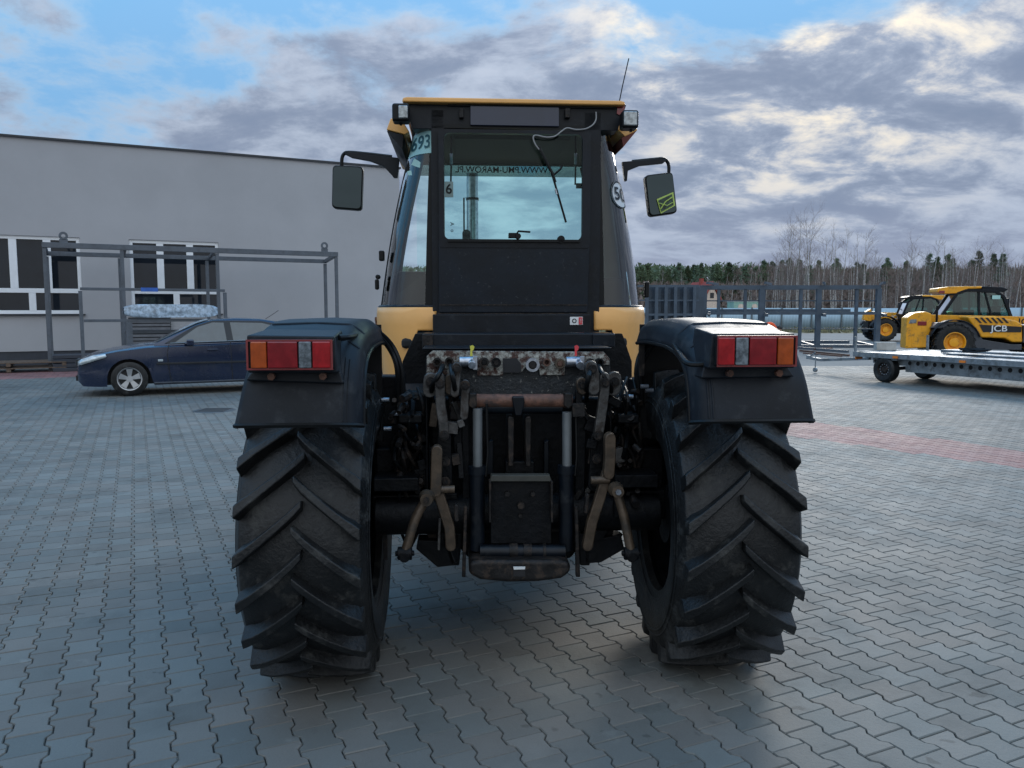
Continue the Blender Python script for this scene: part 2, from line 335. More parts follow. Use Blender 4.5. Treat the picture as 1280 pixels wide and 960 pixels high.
def ground_mat():
    m = bpy.data.materials.new('yard sand and far ground'); m.use_nodes = True; t = m.node_tree; bs = t.nodes['Principled BSDF']
    g = t.nodes.new('ShaderNodeNewGeometry'); s = t.nodes.new('ShaderNodeSeparateXYZ'); t.links.new(g.outputs['Position'], s.inputs[0])
    n = t.nodes.new('ShaderNodeTexNoise'); n.inputs['Scale'].default_value = .3; n.inputs['Detail'].default_value = 8; t.links.new(g.outputs['Position'], n.inputs['Vector'])
    n2 = t.nodes.new('ShaderNodeTexNoise'); n2.inputs['Scale'].default_value = 40; n2.inputs['Detail'].default_value = 4; t.links.new(g.outputs['Position'], n2.inputs['Vector'])
    n4 = t.nodes.new('ShaderNodeTexNoise'); n4.inputs['Scale'].default_value = 16; n4.inputs['Detail'].default_value = 5; t.links.new(g.outputs['Position'], n4.inputs['Vector'])
    sand = mixc(ramp(n.outputs[0], .45, .65, t), (.045, .045, .042), (.10, .10, .09), t)
    sand = mixc(ramp(n4.outputs[0], .55, .62, t), sand, (.26, .255, .235), t)
    sand = mixc(mth('MULTIPLY', n2.outputs[0], .5, t=t), sand, (.03, .03, .03), t)
    far = mixc(ramp(n.outputs[0], .3, .7, t), (.150, .152, .148), (.19, .19, .183), t)
    soil = mixc(ramp(n2.outputs[0], .3, .7, t), (.085, .08, .05), (.14, .13, .09), t)
    y = s.outputs[1]
    col = mixc(ramp(y, 22.9, 23.1, t), sand, far, t); col = mixc(ramp(y, 55.5, 56.5, t), col, soil, t)
    t.links.new(col, bs.inputs['Base Color']); bs.inputs['Roughness'].default_value = .9; bs.inputs['Specular IOR Level'].default_value = .15; return m
M['ground'] = ground_mat()
gnd = raw('ground', [(-700, -700, -.0100), (700, -700, -.0100), (700, 1400, -.0100), (-700, 1400, -.0100)], [(0, 1, 2, 3)], M['ground'])
tag(gnd, 'sandy joint bed and open ground under the paving', kind='structure')
yard = empty('paved_yard', (0, 0, 0)); tag(yard, 'grey interlocking concrete block paving across the whole yard', kind='structure')
PL, PW, PD, PA = .162, .141, .010, R(25.2)
JT = .0024
def paver_outline(g_):
    # bone-shaped block: straight ends, zigzag flanks
    hl, hw, q = PL / 2 - g_, PW / 2 - g_, PL / 4
    s = .012
    right = [(hw + PD, -hl), (hw + PD, -q - s), (hw - PD, -q + s), (hw - PD, q - s), (hw + PD, q + s), (hw + PD, hl)]
    return right + [(-x, -y) for x, y in right]
OUT, INN = paver_outline(JT), paver_outline(JT + .003)
NP = 12
TV = [(x, y, 0.0) for x, y in INN] + [(x, y, -.0045) for x, y in OUT] + [(x, y, -.014) for x, y in OUT]
TF = [tuple(range(NP))] + [(i, i + NP, (i + 1) % NP + NP, (i + 1) % NP) for i in range(NP)] + [(i + NP, i + 2 * NP, (i + 1) % NP + 2 * NP, (i + 1) % NP + NP) for i in range(NP)]
ca, sa = math.cos(PA), math.sin(PA)
def w2(x, y): return (x * ca - y * sa, x * sa + y * ca)
# strips of red blocks (real bands in the yard)
ra, rb = G(990, 523), G(1280, 564); rc, rd = G(990, 545), G(1280, 585)
def in_strip(x, y):
    fx = lambda a, b: a.y + (x - a.x) * (b.y - a.y) / (b.x - a.x)
    return x > .5 and fx(rc, rd) < y < fx(ra, rb)
WP0 = G(50, 457); WD = Vector((.893, .449, 0)).normalized(); WN = Vector((WD.y, -WD.x, 0))   # wall foot, direction, towards the yard
def wall_st(x, y):
    d = Vector((x, y, 0)) - WP0; return d.dot(WD), d.dot(WN)
cells = []
for i in range(-260, 260):
    for j in range(-60, 210):
        lx, ly = i * PW, j * PL + (PL / 2 if i % 2 else 0)
        X, Y = w2(lx, ly)
        if Y < 1.3 or Y > 23.0 or abs(X) > .66 * Y + 2.8: continue
        t_, dist = wall_st(X, Y)
        if dist < .25 and t_ < 13: continue
        cells.append((X * X + Y * Y, X, Y, in_strip(X, Y) or (2.3 < dist < 5.0 and t_ < 1.7)))
cells.sort()
me = bpy.data.meshes.new('paving_stone')
me.from_pydata(TV, [], TF); me.materials.append(M['paver'])
# nearest 300 in view of the photograph are single blocks, the rest one mesh per colour
cnt = 0; vg, fg, vr, fr_ = [], [], [], []
for d, X, Y, red in cells:
    dz_ = random.uniform(-.0012, .0012); tx, ty = random.gauss(0, .0045), random.gauss(0, .0045); rz = PA + random.gauss(0, .004)
    seen = abs(X) < .63 * Y and Y > 2.6 and not red
    if seen and cnt < 300:
        o = bpy.data.objects.new('paving_stone', me); sc.collection.objects.link(o); o.parent = yard
        o.location = (X, Y, dz_); o.rotation_euler = (tx, ty, rz); cnt += 1; continue
    V_, F_ = (vr, fr_) if red else (vg, fg); b0 = len(V_); c_, s_ = math.cos(rz), math.sin(rz)
    far_ = Y > 9
    for (x, y, z) in (TV[:2 * NP] if far_ else TV): V_.append((X + x * c_ - y * s_, Y + x * s_ + y * c_, z + dz_ + x * tx + y * ty))
    F_ += [tuple(k + b0 for k in f) for f in (TF[:1 + NP] if far_ else TF)]
tag(raw('grey_paving', vg, fg, M['paver'], yard), kind='stuff')
tag(raw('red_paving', vr, fr_, M['paverred'], yard), 'faded red block strip crossing the yard', kind='stuff')
# manhole cover
mh = G(268, 513); b = MB(); b.lathe([(0.0, .001), (.004, .001), (.004, .30), (-.004, .335)], 40, 'z', (mh.x, mh.y, .004))
for k in range(6): b.bb(mh.x - .22, mh.y - .22 + k * .085, .008, mh.x + .22, mh.y - .19 + k * .085, .013)
tag(b.done('manhole_cover', M['iron']), 'round iron manhole cover set in the paving behind the parked car', 'manhole cover')

# ------------------------------------------------------------ building
bld = empty('grey_building', WP0, math.atan2(WD.y, WD.x))
tag(bld, 'long low grey rendered building with white framed windows on the left', 'building')
def on_wall(px, py):
    d = ray(px, py); # intersection with wall plane
    t = (WP0 - Vector((0, 0, H))).dot(WN) / Vector(d).dot(WN)
    P = Vector((0, 0, H)) + Vector(d) * t; return (P - WP0).dot(WD), P.z
S0, S1 = -9.0, on_wall(499, 210)[0]
ZT = on_wall(0, 170)[1]
w2a, w2b = on_wall(161, 300), on_wall(276, 392)
w1b = on_wall(104, 392); zt_, zb_ = (w2a[1] + on_wall(104, 296)[1]) / 2, (w2b[1] + w1b[1]) / 2
ww = w2b[0] - w2a[0]
wins = [(w1b[0] - ww, w1b[0]), (w2a[0], w2b[0]), (w1b[0] - 2 * ww - 1.6, w1b[0] - ww - 1.6)]
b = MB(); xs = sorted([S0, S1] + [w for p in wins for w in p]); zs = [.42, zb_, zt_, ZT]
def hole(x, z): return any(a < x < c for a, c in wins) and zb_ < z < zt_
for i in range(len(xs) - 1):
    for k in range(3):
        if not hole((xs[i] + xs[i + 1]) / 2, (zs[k] + zs[k + 1]) / 2):
            b.add([(xs[i], 0, zs[k]), (xs[i + 1], 0, zs[k]), (xs[i + 1], 0, zs[k + 1]), (xs[i], 0, zs[k + 1])], [(0, 1, 2, 3)])
for a, c in wins:
    b.add([(a, 0, zb_), (a, .16, zb_), (a, .16, zt_), (a, 0, zt_)], [(0, 1, 2, 3)]); b.add([(c, 0, zb_), (c, .16, zb_), (c, .16, zt_), (c, 0, zt_)], [(0, 1, 2, 3)])
    b.add([(a, 0, zt_), (c, 0, zt_), (c, .16, zt_), (a, .16, zt_)], [(0, 1, 2, 3)]); b.add([(a, 0, zb_), (c, 0, zb_), (c, .16, zb_), (a, .16, zb_)], [(0, 1, 2, 3)])
DPT = 9.0
b.add([(S0, 0, .42), (S0, DPT, .42), (S0, DPT, ZT), (S0, 0, ZT)], [(0, 1, 2, 3)]); b.add([(S1, 0, .42), (S1, DPT, .42), (S1, DPT, ZT), (S1, 0, ZT)], [(0, 1, 2, 3)])
b.add([(S0, DPT, .42), (S1, DPT, .42), (S1, DPT, ZT), (S0, DPT, ZT)], [(0, 1, 2, 3)])
b.done('wall', M['render'], bld)
b = MB(); b.bb(S0 - .01, .03, 0, S1 + .01, DPT - .02, .419); b.done('plinth', M['plinth'], bld)
b = MB(); b.bb(S0 - .05, -.06, ZT + .002, S1 + .05, .22, ZT + .06); b.bb(S1 - .2, .222, ZT + .002, S1 + .05, DPT, ZT + .06); b.bb(S0 - .05, .222, ZT + .002, S0 + .2, DPT, ZT + .06); b.done('parapet_cap', M['cap'], bld)
b = MB(); b.bb(S0 + .02, .03, ZT - .3, S1 - .02, DPT - .02, ZT - .1); b.done('roof', M['cap'], bld)
def window(a, c):
    w = c - a; root = empty('window', (a, .08, zb_), 0, bld)
    h = zt_ - zb_; zr = h * .27; fw = .10
    fb = MB()
    fb.bb(0, -.03, 0, fw, .05, h); fb.bb(w - fw, -.03, 0, w, .05, h); fb.bb(fw, -.03, h - fw, w - fw, .05, h); fb.bb(fw, -.03, 0, w - fw, .05, fw)
    fb.bb(fw, -.03, zr, w - fw, .05, zr + .13)
    for k in (1, 2): fb.bb(w * k / 3 - .10, -.031, zr + .13, w * k / 3 + .10, .048, h - fw)
    fb.bb(w / 2 - .09, -.031, fw, w / 2 + .09, .048, zr)
    fb.done('frame', M['pvc'], root, bevel=.008)
    for k in range(3):
        x0 = fw + .03 if k == 0 else w * k / 3 + .13; x1 = w - fw - .03 if k == 2 else w * (k + 1) / 3 - .13
        MB().bb(x0 - .04, .0, zr + .12, x1 + .04, .012, h - fw + .01).done('pane', M['wglass'], root)
    for k in range(2):
        x0 = fw if k == 0 else w / 2 + .08; x1 = w / 2 - .08 if k == 0 else w - fw
        MB().bb(x0, .0, fw - .01, x1, .012, zr + .01).done('pane', M['wglass'], root)
    MB().bb(-.06, -.17, -.045, w + .06, -.01, -.005).done('sill', M['cap'], root, bevel=.005)
    MB().bb(-.02, .07, -.05, w + .02, .3, h + .03).done('room_recess', M['room'], root)
for a, c in wins: window(a, c)

# louvred sheet leaning at the wall
def wallpt(t, dist, z): return WP0 + WD * t + WN * dist + Vector((0, 0, z))
la, lb = on_wall(160, 397), on_wall(213, 397)
lv = empty('louvred_panel', wallpt(la[0], .12, 0), math.atan2(WD.y, WD.x)); tag(lv, 'grey ribbed louvre panel against the wall below the right window', 'panel')
w_ = lb[0] - la[0]; h_ = la[1]
MB().bb(0, 0, .3, w_, .04, h_).done('panel_back', M['cap'], lv)
for k in range(9):
    z = .36 + k * (h_ - .42) / 9; MB().prism([(0.02, -.002, z), (w_ - .02, -.002, z), (w_ - .02, -.05, z + .01), (.02, -.05, z + .01)], (0, 0, .075)).done('louvre', M['grille'], lv)

# steel tube frames
def frame(name, corners, size, m, parent):
    return MB().bar(*corners, size).done(name, m, parent)
A0 = AT(55, 306, 21.1); A0.z = 0; A1 = AT(420, 318, 24.7); A1.z = 0
FD = (A1 - A0); FLn = FD.length; FD.normalize(); FNn = Vector((-FD.y, FD.x, 0))
fr = empty('steel_tube_frame', A0, math.atan2(FD.y, FD.x)); tag(fr, 'tall open grey steel tube frame with lifting eyes standing before the building', 'steel frame')
hA, hB, dB, S_ = 3.30, 3.16, 1.3, .09
def fb_(a, b_, name='tube', s=S_): return MB().bar(a, b_, s).done(name, M['steel'], fr, bevel=.006)
fb_((-.05, 0, hA), (FLn + .05, 0, hA), 'top_rail', .14); fb_((-.05, dB, hB), (FLn + .05, dB, hB), 'top_rail', .12)
for x in (0, FLn): fb_((x, .08, hA - .02), (x, dB - .07, hB), 'cross_rail', .1)
for x, y, h in ((0, 0, hA), (0, dB, hB), (FLn, 0, hA), (FLn, dB, hB), (1.8, dB, hB), (1.82, 0, hA), (4.15, dB, hB), (4.27, 0, hA)):
    fb_((x, y, 0), (x, y, h - .08), 'post')
fb_((4.2, .08, hA - .03), (4.2, dB - .08, hB - .02), 'cross_rail', .08); fb_((1.9, .08, hA - .03), (1.9, dB - .08, hB - .02), 'cross_rail', .08)
for x in (.45, FLn - .35):
    b = MB(); b.lathe([(-.012, .05), (.012, .05), (.012, .11), (-.012, .11)], 20, 'y', (x, 0, hA + .25), closed=True); b.bb(x - .10, -.012, hA + .07, x + .10, .012, hA + .17); b.done('lifting_eye', M['steel'], fr)
# low rack with the wrapped bundle
B0 = AT(100, 361, 19.6); B1 = AT(281, 366, 21.4); rz = math.atan2(B1.y - B0.y, B1.x - B0.x)
rk = empty('low_steel_rack', (B0.x, B0.y, 0), rz); tag(rk, 'lower grey tube rack between the tall frame and the parked blue car', 'rack')
Lr = (Vector((B1.x, B1.y)) - Vector((B0.x, B0.y))).length; hr = B0.z; zm = AT(190, 398, 20.5).z
MB().bar((0, 0, hr), (Lr, 0, hr), .07).done('rail', M['steel'], rk, bevel=.005)
for x in (0, Lr - .0): MB().bar((x, 0, 0), (x, 0, hr - .05), .08).done('post', M['steel'], rk, bevel=.005)
MB().bar((.05, 0, zm - .05), (Lr - .05, 0, zm - .05), .07).done('rail', M['steel'], rk, bevel=.005)
MB().bar((1.05, .02, 0), (1.05, .02, zm - .09), .14).done('post', M['steel'], rk, bevel=.005)
MB().bar((1.0, .5, zm - .35), (Lr + .4, .5, zm - .35), .09).done('rail', M['steel'], rk, bevel=.005)
for x in (.3, Lr - .5): MB().bar((x, .04, zm - .05), (x, .6, zm - .05), .06).done('arm', M['steel'], rk)
MB().bb(1.35, -.045, hr - .05, 1.75, -.035, hr + .05).done('blue_tag', M['bluetag'], rk)
bx0, bx1 = .95, 3.2
wb = MB(); random.seed(3)
def wrapf(u, v):
    a = v * 2 * math.pi; e = (1 - abs(2 * u - 1) ** 8)
    rr = 1 + .04 * mn.noise(Vector((u * 5, math.cos(a) * 4, math.sin(a) * 4)))
    sq = 1 / max(abs(math.cos(a)), abs(math.sin(a))) ** .95
    return Vector((bx0 + (bx1 - bx0) * u + .03 * mn.noise(Vector((v * 14, u, 0))), .12 + .24 * math.cos(a) * rr * sq * (.55 + .45 * e), zm + .19 + .17 * math.sin(a) * rr * sq * (.5 + .5 * e)))
wb.grid(wrapf, 60, 25)
o = wb.done('wrapped_bundle', M['wrap'], ang=80); o.location = rk.location; o.rotation_euler = rk.rotation_euler
tag(o, 'long bundle wrapped in clear bluish plastic film lying on the low rack', 'bundle')
# pallets and dark steps at the wall
pw = empty('stacked_pallets', (*G(28, 466).xy, 0), math.atan2(WD.y, WD.x)); tag(pw, 'low weathered wooden pallets lying by the building at the left edge', 'pallets')
for k in range(2):
    for q in range(6): MB().bb(-1.6, q * .2, .10 + k * .14, 1.0, q * .2 + .13, .125 + k * .14).done('plank', M['wood'], pw)
    for q in range(3): MB().bb(-1.6 + q * 1.25, 0, .02 + k * .14, -1.5 + q * 1.25, 1.13, .095 + k * .14).done('bearer', M['wood'], pw)
st = empty('dark_step_stack', (*G(66, 465).xy, 0), math.atan2(WD.y, WD.x)); tag(st, 'dark grey stacked slabs beside the frame foot in front of the car nose', 'slabs')
for k in range(4): MB().bb(.0, .05 * k, k * .11, 1.3, .9, k * .11 + .095).done('slab', M['plinth'], st, bevel=.01)

# ------------------------------------------------------------ parked car
def build_car():
    LCAR, HW = 4.6, .88
    car = empty('parked_car', (0, 0, 0)); FWX, RWX, RW = .88, 3.58, .325
    def interp(tab, x):
        for (a, va), (b_, vb) in zip(tab, tab[1:]):
            if x <= b_:
                f = (x - a) / (b_ - a); f = max(0, f); return va + (vb - va) * f
        return tab[-1][1]
    top = [(0, .62), (.06, .70), (.25, .80), (.6, .885), (1.1, .96), (1.5, .985), (3.9, 1.03), (4.3, 1.04), (4.52, 1.0), (4.6, .82)]
    sh = [(0, .55), (.08, .66), (.3, .76), (.7, .84), (1.2, .90), (2.2, .925), (3.4, .96), (4.3, .97), (4.6, .75)]
    wid = [(0, .52), (.05, .64), (.15, .74), (.35, .83), (.7, .875), (3.9, .88), (4.3, .84), (4.5, .76), (4.6, .66)]
    bot = [(0, .30), (.1, .20), (.4, .19), (4.2, .22), (4.5, .28), (4.6, .36)]
    def zb(x):
        z = interp(bot, x)
        for w in (FWX, RWX):
            d = abs(x - w)
            if d < .375: z = max(z, RW + math.sqrt(max(0, .375 ** 2 - d * d)))
        return z
    xs = sorted(set([i * .1 for i in range(47)] + [w + s * k for w in (FWX, RWX) for s in (-1, 1) for k in (.15, .25, .31, .35, .37, .374)] + [.02, .05, 4.55, 4.58]))
    xs = [x for x in xs if 0 <= x <= 4.6]
    def ring(x, sgn):
        z0, z1, zt = zb(x), interp(sh, x), interp(top, x); w = interp(wid, x); z1 = max(z1, z0 + .05); zt = max(zt, z1 + .01); out = []
        for k in range(9):
            f = k / 8; z = z0 + (z1 - z0) * f; g = (z - .2) / .75
            out.append((x, sgn * (w - .03 * (1 - g) ** 2 - .045 * max(0, g - .35) ** 1.5 - (.012 if abs(z - .52) < .05 else 0)), z))
        for k in range(1, 7):
            f = k / 6; out.append((x, sgn * (w - .03) * math.cos(f * math.pi / 2) ** .8, z1 + (zt - z1) * math.sin(f * math.pi / 2)))
        return out
    b = MB()
    for sgn in (-1, 1):
        rr = [ring(x, sgn) for x in xs]; n = len(rr[0]); b.add([p for r_ in rr for p in r_], [(i * n + j, i * n + j + 1, (i + 1) * n + j + 1, (i + 1) * n + j) for i in range(len(xs) - 1) for j in range(n - 1)])
        # closing ends
    for x in (0, 4.6):
        l, r_ = ring(x, -1), ring(x, 1); n = len(l)
        b.add(l + r_, [(j, j + 1, n + j + 1, n + j) for j in range(n - 1)])
    b.done('body', M['navy'], car, ang=50, weld=True)
    b = MB(); b.bb(.25, -.80, .2, 4.3, .80, .55); b.bb(.5, -.7, .55, 4.2, .7, .85)
    # keep wells open
    b = MB(); b.bb(.3, -.55, .2, 4.3, .55, .8); b.bb(1.35, -.8, .2, 3.1, .8, .6); b.done('underbody', M['cplast'], car)
    # greenhouse
    roof = [(1.32, .97), (1.75, 1.18), (2.1, 1.345), (2.35, 1.42), (2.8, 1.455), (3.3, 1.435), (3.65, 1.37), (4.0, 1.20), (4.25, 1.04)]
    def gh(x, sgn, f):
        zr = interp(roof, x); zb2 = interp([(1.3, .955), (4.3, 1.01)], x) - .03; h = zr - zb2
        w0 = .80 if 1.6 < x < 4.0 else .80 - .12 * (abs(x - 2.8) - 1.2)
        y = w0 - .22 * (zb2 + h * f - .95) / .5; return (x, sgn * y, zb2 + h * f * (.965 if f > .99 else 1))
    gx = [1.32 + i * (4.25 - 1.32) / 36 for i in range(37)]
    b = MB()
    for sgn in (-1, 1):
        def fn(u, v):
            x = 1.32 + u * 2.93
            if v <= .5: return gh(x, sgn, v * 2)
            p = gh(x, sgn, 1); f = (v - .5) * 2; return (x, p[1] * math.cos(f * math.pi / 2) ** .75, p[2] + (interp(roof, x) - p[2]) * math.sin(f * math.pi / 2))
        b.grid(fn, 37, 13)
    b.done('roof', M['navy'], car, ang=60, weld=True)
    def side_panel(name, pts, m, sgn, off=.006):
        b = MB(); ps = []
        for x, z in pts:
            w0 = .80; ps.append((x, sgn * (w0 - .22 * (z - .95) / .5 + off), z))
        b.prism(ps, (0, sgn * .004, 0)); return b.done(name, m, car)
    for sgn in (-1, 1):
        side_panel('front_side_window', [(1.68, .99), (2.62, 1.01), (2.58, 1.36), (2.38, 1.365), (2.10, 1.28)], M['cglass'], sgn)
        side_panel('rear_side_window', [(2.74, 1.015), (3.46, 1.035), (3.50, 1.30), (3.30, 1.35), (2.70, 1.365)], M['cglass'], sgn)
        side_panel('quarter_window', [(3.50, 1.04), (3.78, 1.05), (3.72, 1.18), (3.55, 1.28)], M['cglass'], sgn)
        side_panel('window_frame', [(1.50, .975), (3.90, 1.045), (3.84, 1.14), (3.55, 1.335), (3.30, 1.385), (2.38, 1.40), (2.05, 1.30)], M['cplast'], sgn, .001)
        b = MB(); b.tube([(1.60, sgn * .80, .975), (2.5, sgn * .80, 1.0), (3.5, sgn * .797, 1.025), (3.9, sgn * .79, 1.03)], .011, 6); b.done('chrome_strip', M['chrome'], car)
        b = MB(); b.box((1.95, sgn * .885, .985), (.13, .12, .12)); b.box((1.90, sgn * .82, .97), (.1, .1, .05)); b.done('door_mirror', M['navy'], car, bevel=.03, seg=3)
        for x in (2.35, 3.35): b = MB(); b.box((x, sgn * .868, .845 + (x - 2.35) * .02), (.2, .03, .032)); b.done('door_handle', M['navy'], car, bevel=.012)
        b = MB(); b.box((2.3, sgn * .874, .60), (1.9, .02, .035)); b.done('door_moulding', M['cplast'], car, bevel=.006)
        for pts in ([(1.58, .96), (1.54, .8), (1.56, .5), (1.6, .24)], [(2.68, 1.0), (2.69, .6), (2.70, .24)], [(3.55, .98), (3.5, .86), (3.22, .6), (3.2, .3)]):
            b = MB(); b.tube([(x, sgn * (.853 + .024 * (1 - abs(z - .5) / .45)), z) for x, z in pts], .007, 5); b.done('door_gap', M['cplast'], car)
        b = MB(); b.tube([(1.3, sgn * .865, .235), (2.4, sgn * .872, .235), (3.15, sgn * .865, .24)], .018, 6); b.done('sill_trim', M['mudgrey'], car)
        b = MB(); b.add([(.03, sgn * .60, .60), (.10, sgn * .715, .60), (.30, sgn * .825, .67), (.52, sgn * .862, .745), (.50, sgn * .835, .80), (.30, sgn * .79, .775), (.10, sgn * .69, .70), (.035, sgn * .60, .665)], [tuple(range(8))])
        b.v = [(x - .006, y + sgn * .014, z) for x, y, z in b.v]; b.done('headlight', M['headl'], car, solid=.02)
        b = MB(); b.box((1.42, sgn * .872, .66), (.09, .02, .04)); b.done('side_repeater', M['headl'], car, bevel=.006)
        b = MB(); b.box((4.55, sgn * .66, .86), (.12, .22, .14)); b.done('tail_light', M['red'], car, bevel=.02)
    b = MB(); b.grid(lambda u, v: Vector((1.36 + v * .96, (u * 2 - 1) * (.70 - .16 * v), interp(roof, 1.36 + v * .96) + .012)), 9, 9); b.done('windscreen', M['cglass'], car, solid=.008)
    b = MB(); b.grid(lambda u, v: Vector((3.66 + v * .5, (u * 2 - 1) * (.55 + .06 * v), interp(roof, 3.66 + v * .5) + .012)), 9, 6); b.done('rear_window', M['cglass'], car, solid=.008)
    b = MB(); b.box((-.012, 0, .60), (.05, .50, .16)); b.done('grille', M['cplast'], car, bevel=.01)
    b = MB(); b.box((-.03, 0, .62), (.03, .42, .03)); b.done('grille_bar', M['chrome'], car, bevel=.008)
    b = MB(); b.box((-.005, 0, .34), (.06, .90, .10)); b.done('lower_grille', M['cplast'], car, bevel=.01)
    b = MB(); b.tube([(3.45, 0, 1.42), (3.62, 0, 1.53), (3.72, 0, 1.60)], .006, 5); b.done('aerial', M['cplast'], car)
    for x in (FWX, RWX):
        for sgn in (-1, 1):
            w = empty('wheel', (x, sgn * .76, RW), 0, car)
            MB().lathe([(-.10, .20), (-.105, .27), (-.085, .315), (-.04, .325), (.04, .325), (.085, .315), (.105, .27), (.10, .20)], 36, 'y').done('tyre', M['rubber'], w, ang=30)
            b = MB(); o_ = sgn
            b.lathe([(o_ * .10, .20), (o_ * .105, .215), (o_ * .085, .20), (o_ * .03, .185), (o_ * .0, .185)], 32, 'y')
            for k in range(5):
                a = k * 2 * math.pi / 5 + .3; a2 = a + .3; a1 = a - .3
                def pt(r_, an, y): return (r_ * math.cos(an), o_ * y, r_ * math.sin(an))
                b.add([pt(.05, a - .6, .07), pt(.05, a + .6, .07), pt(.195, a + .30, .085), pt(.195, a - .30, .085), pt(.05, a - .5, .03), pt(.05, a + .5, .03), pt(.19, a + .28, .04), pt(.19, a - .28, .04)], [(0, 1, 2, 3), (1, 5, 6, 2), (3, 7, 4, 0), (2, 6, 7, 3)])
            b.cyl((0, o_ * .03, 0), (0, o_ * .085, 0), .055, n=16); b.done('rim', M['alloy'], w, ang=30)
            MB().cyl((0, o_ * .0, 0), (0, o_ * .03, 0), .19, n=24).done('brake_disc', M['cplast'], w)
    return car
car = build_car(); tag(car, 'dark blue saloon car parked side on before the grey building', 'car')
fw = G(163, 495.5); ang = R(24)
car.rotation_euler = (0, 0, ang); cd = Vector((math.cos(ang), math.sin(ang), 0)); cn = Vector((-cd.y, cd.x, 0))
car.location = fw - cd * .88 + cn * .87; car.location.z = 0
# ------------------------------------------------------------ the tractor
random.seed(11)
tr = empty('tractor', (OX, OY, 0), YAW)
tag(tr, 'large faded yellow and black tractor seen from behind, filling the middle', 'tractor')
RT = .745; RS = .905     # rear tyre radius factor
def tyre_mesh(sc_=1.0, ws=1.0, name='tyre', parent=None, nl=22, flip=False):
    b = MB()
    # carcass cross-section (x across, r)
    half = [(.0, .692), (.10, .690), (.16, .682), (.195, .668), (.222, .655), (.242, .61), (.250, .56), (.244, .50), (.240, .45), (.222, .41), (.222, .385), (.19, .375)]
    prof = [(-x, r) for x, r in half[::-1]] + half[1:]
    b.lathe([(x * ws, r * sc_) for x, r in prof], 72, 'x')
    # lugs
    def tread_r(x):
        x = abs(x)
        return .703 - .25 * max(0, x - .10) ** 1.6 if x < .2 else .703 - .0063 - (x - .2) * .45
    for k in range(nl):
        for sgn in (-1, 1):
            ph0 = 2 * math.pi * (k + (.5 if sgn > 0 else 0)) / nl
            st = []; n = 11
            for i in range(n):
                f = i / (n - 1); x = -.018 + f * .248
                # circumferential advance: steep 45 deg, slightly flatter towards the shoulder
                dphi = .325 * (f ** .9)
                w = .043 + .014 * f + (.008 if f > .8 else 0)
                if f < .12: w *= .85 + 1.6 * f
                rt_ = (.746 - .010 * f - .05 * max(0, f - .75) ** 1.2); rb = tread_r(x) - .030
                if i == n - 1: rb -= .055
                st.append((sgn * x, ph0 - dphi, w, rt_, rb))
            vs = []
            for (x, ph, w, rt_, rb) in st:
                for (dw, r) in ((-w * 1.25, rb), (-w * .80, rt_), (w * .80, rt_), (w * 1.25, rb)):
                    a = ph + dw * .72 / .72 * .72; jit = .002 * mn.noise(Vector((x * 30, ph * 9, dw * 90)))
                    xx = x
                    vs.append((xx * ws, (r + jit) * math.sin(a) * sc_, (r + jit) * math.cos(a) * sc_))
            fs = []
            for i in range(n - 1):
                for j in range(3): fs.append((i * 4 + j, i * 4 + j + 1, (i + 1) * 4 + j + 1, (i + 1) * 4 + j))
            fs += [(0, 1, 2, 3), ((n - 1) * 4 + 3, (n - 1) * 4 + 2, (n - 1) * 4 + 1, (n - 1) * 4)]
            b.add(vs, fs)
            # shoulder buttress running down the sidewall
    for s in (-1, 1):
        for rr, xx in ((.60, .244), (.575, .249), (.43, .230)): b.lathe([((s * xx) * ws, (rr - .006) * sc_), (s * (xx + .005) * ws, rr * sc_), ((s * xx) * ws, (rr + .006) * sc_)], 72, 'x')
    return b.done(name, M['rubber'], parent, ang=38, bevel=.006 if sc_ > .9 else 0, seg=2)
def make_wheel(x, y, side, sc_=1.0, ws=1.0):
    # tiny bulge under load handled by the flat base; side = +1 when the hub side faces +x
    w = empty('wheel', (x, y, RT * sc_ - .014), 0, tr)
    t = tyre_mesh(sc_, ws, 'tyre', w)
    b = MB(); q = sc_
    b.lathe([(-.20 * q, .375 * q), (-.215 * q, .40 * q), (-.20 * q, .40 * q), (-.17 * q, .365 * q), (-.10 * q, .35 * q), (.10 * q, .35 * q), (.17 * q, .365 * q), (.20 * q, .40 * q), (.215 * q, .40 * q), (.20 * q, .375 * q)], 48, 'x')
    b.lathe([(side * .02 * q, .352 * q), (side * .03 * q, .30 * q), (side * .10 * q, .20 * q), (side * .11 * q, .10 * q), (side * .11 * q, .0)], 48, 'x')
    b.lathe([(side * .00 * q, .352 * q), (side * .01 * q, .30 * q), (side * .08 * q, .20 * q), (side * .09 * q, .10 * q), (side * .09 * q, .0)], 48, 'x')
    b.done('rim', M['chassis'], w, ang=30)
    b = MB(); b.cyl((-side * .20 * q, 0, 0), (side * .1 * q, 0, 0), .15 * q, n=24); b.cyl((-side * .10 * q, 0, 0), (-side * .12 * q, 0, 0), .24 * q, n=24)
    for k in range(10):
        a = k * math.pi / 5; b.cyl((-side * .12 * q, .2 * q * math.cos(a), .2 * q * math.sin(a)), (-side * .145 * q, .2 * q * math.cos(a), .2 * q * math.sin(a)), .014, n=6)
    b.done('hub', M['chassis'], w)
    return w
XL, XR = -.845, .888
wl = make_wheel(XL, 0, -1, RS, 1.02); wr = make_wheel(XR, 0, 1, RS, 1.02)
wl.rotation_euler = (R(5), 0, 0); wr.rotation_euler = (R(-3), 0, R(-1.6))
make_wheel(-.80, 3.15, -1, .86); make_wheel(.86, 3.15, 1, .86)

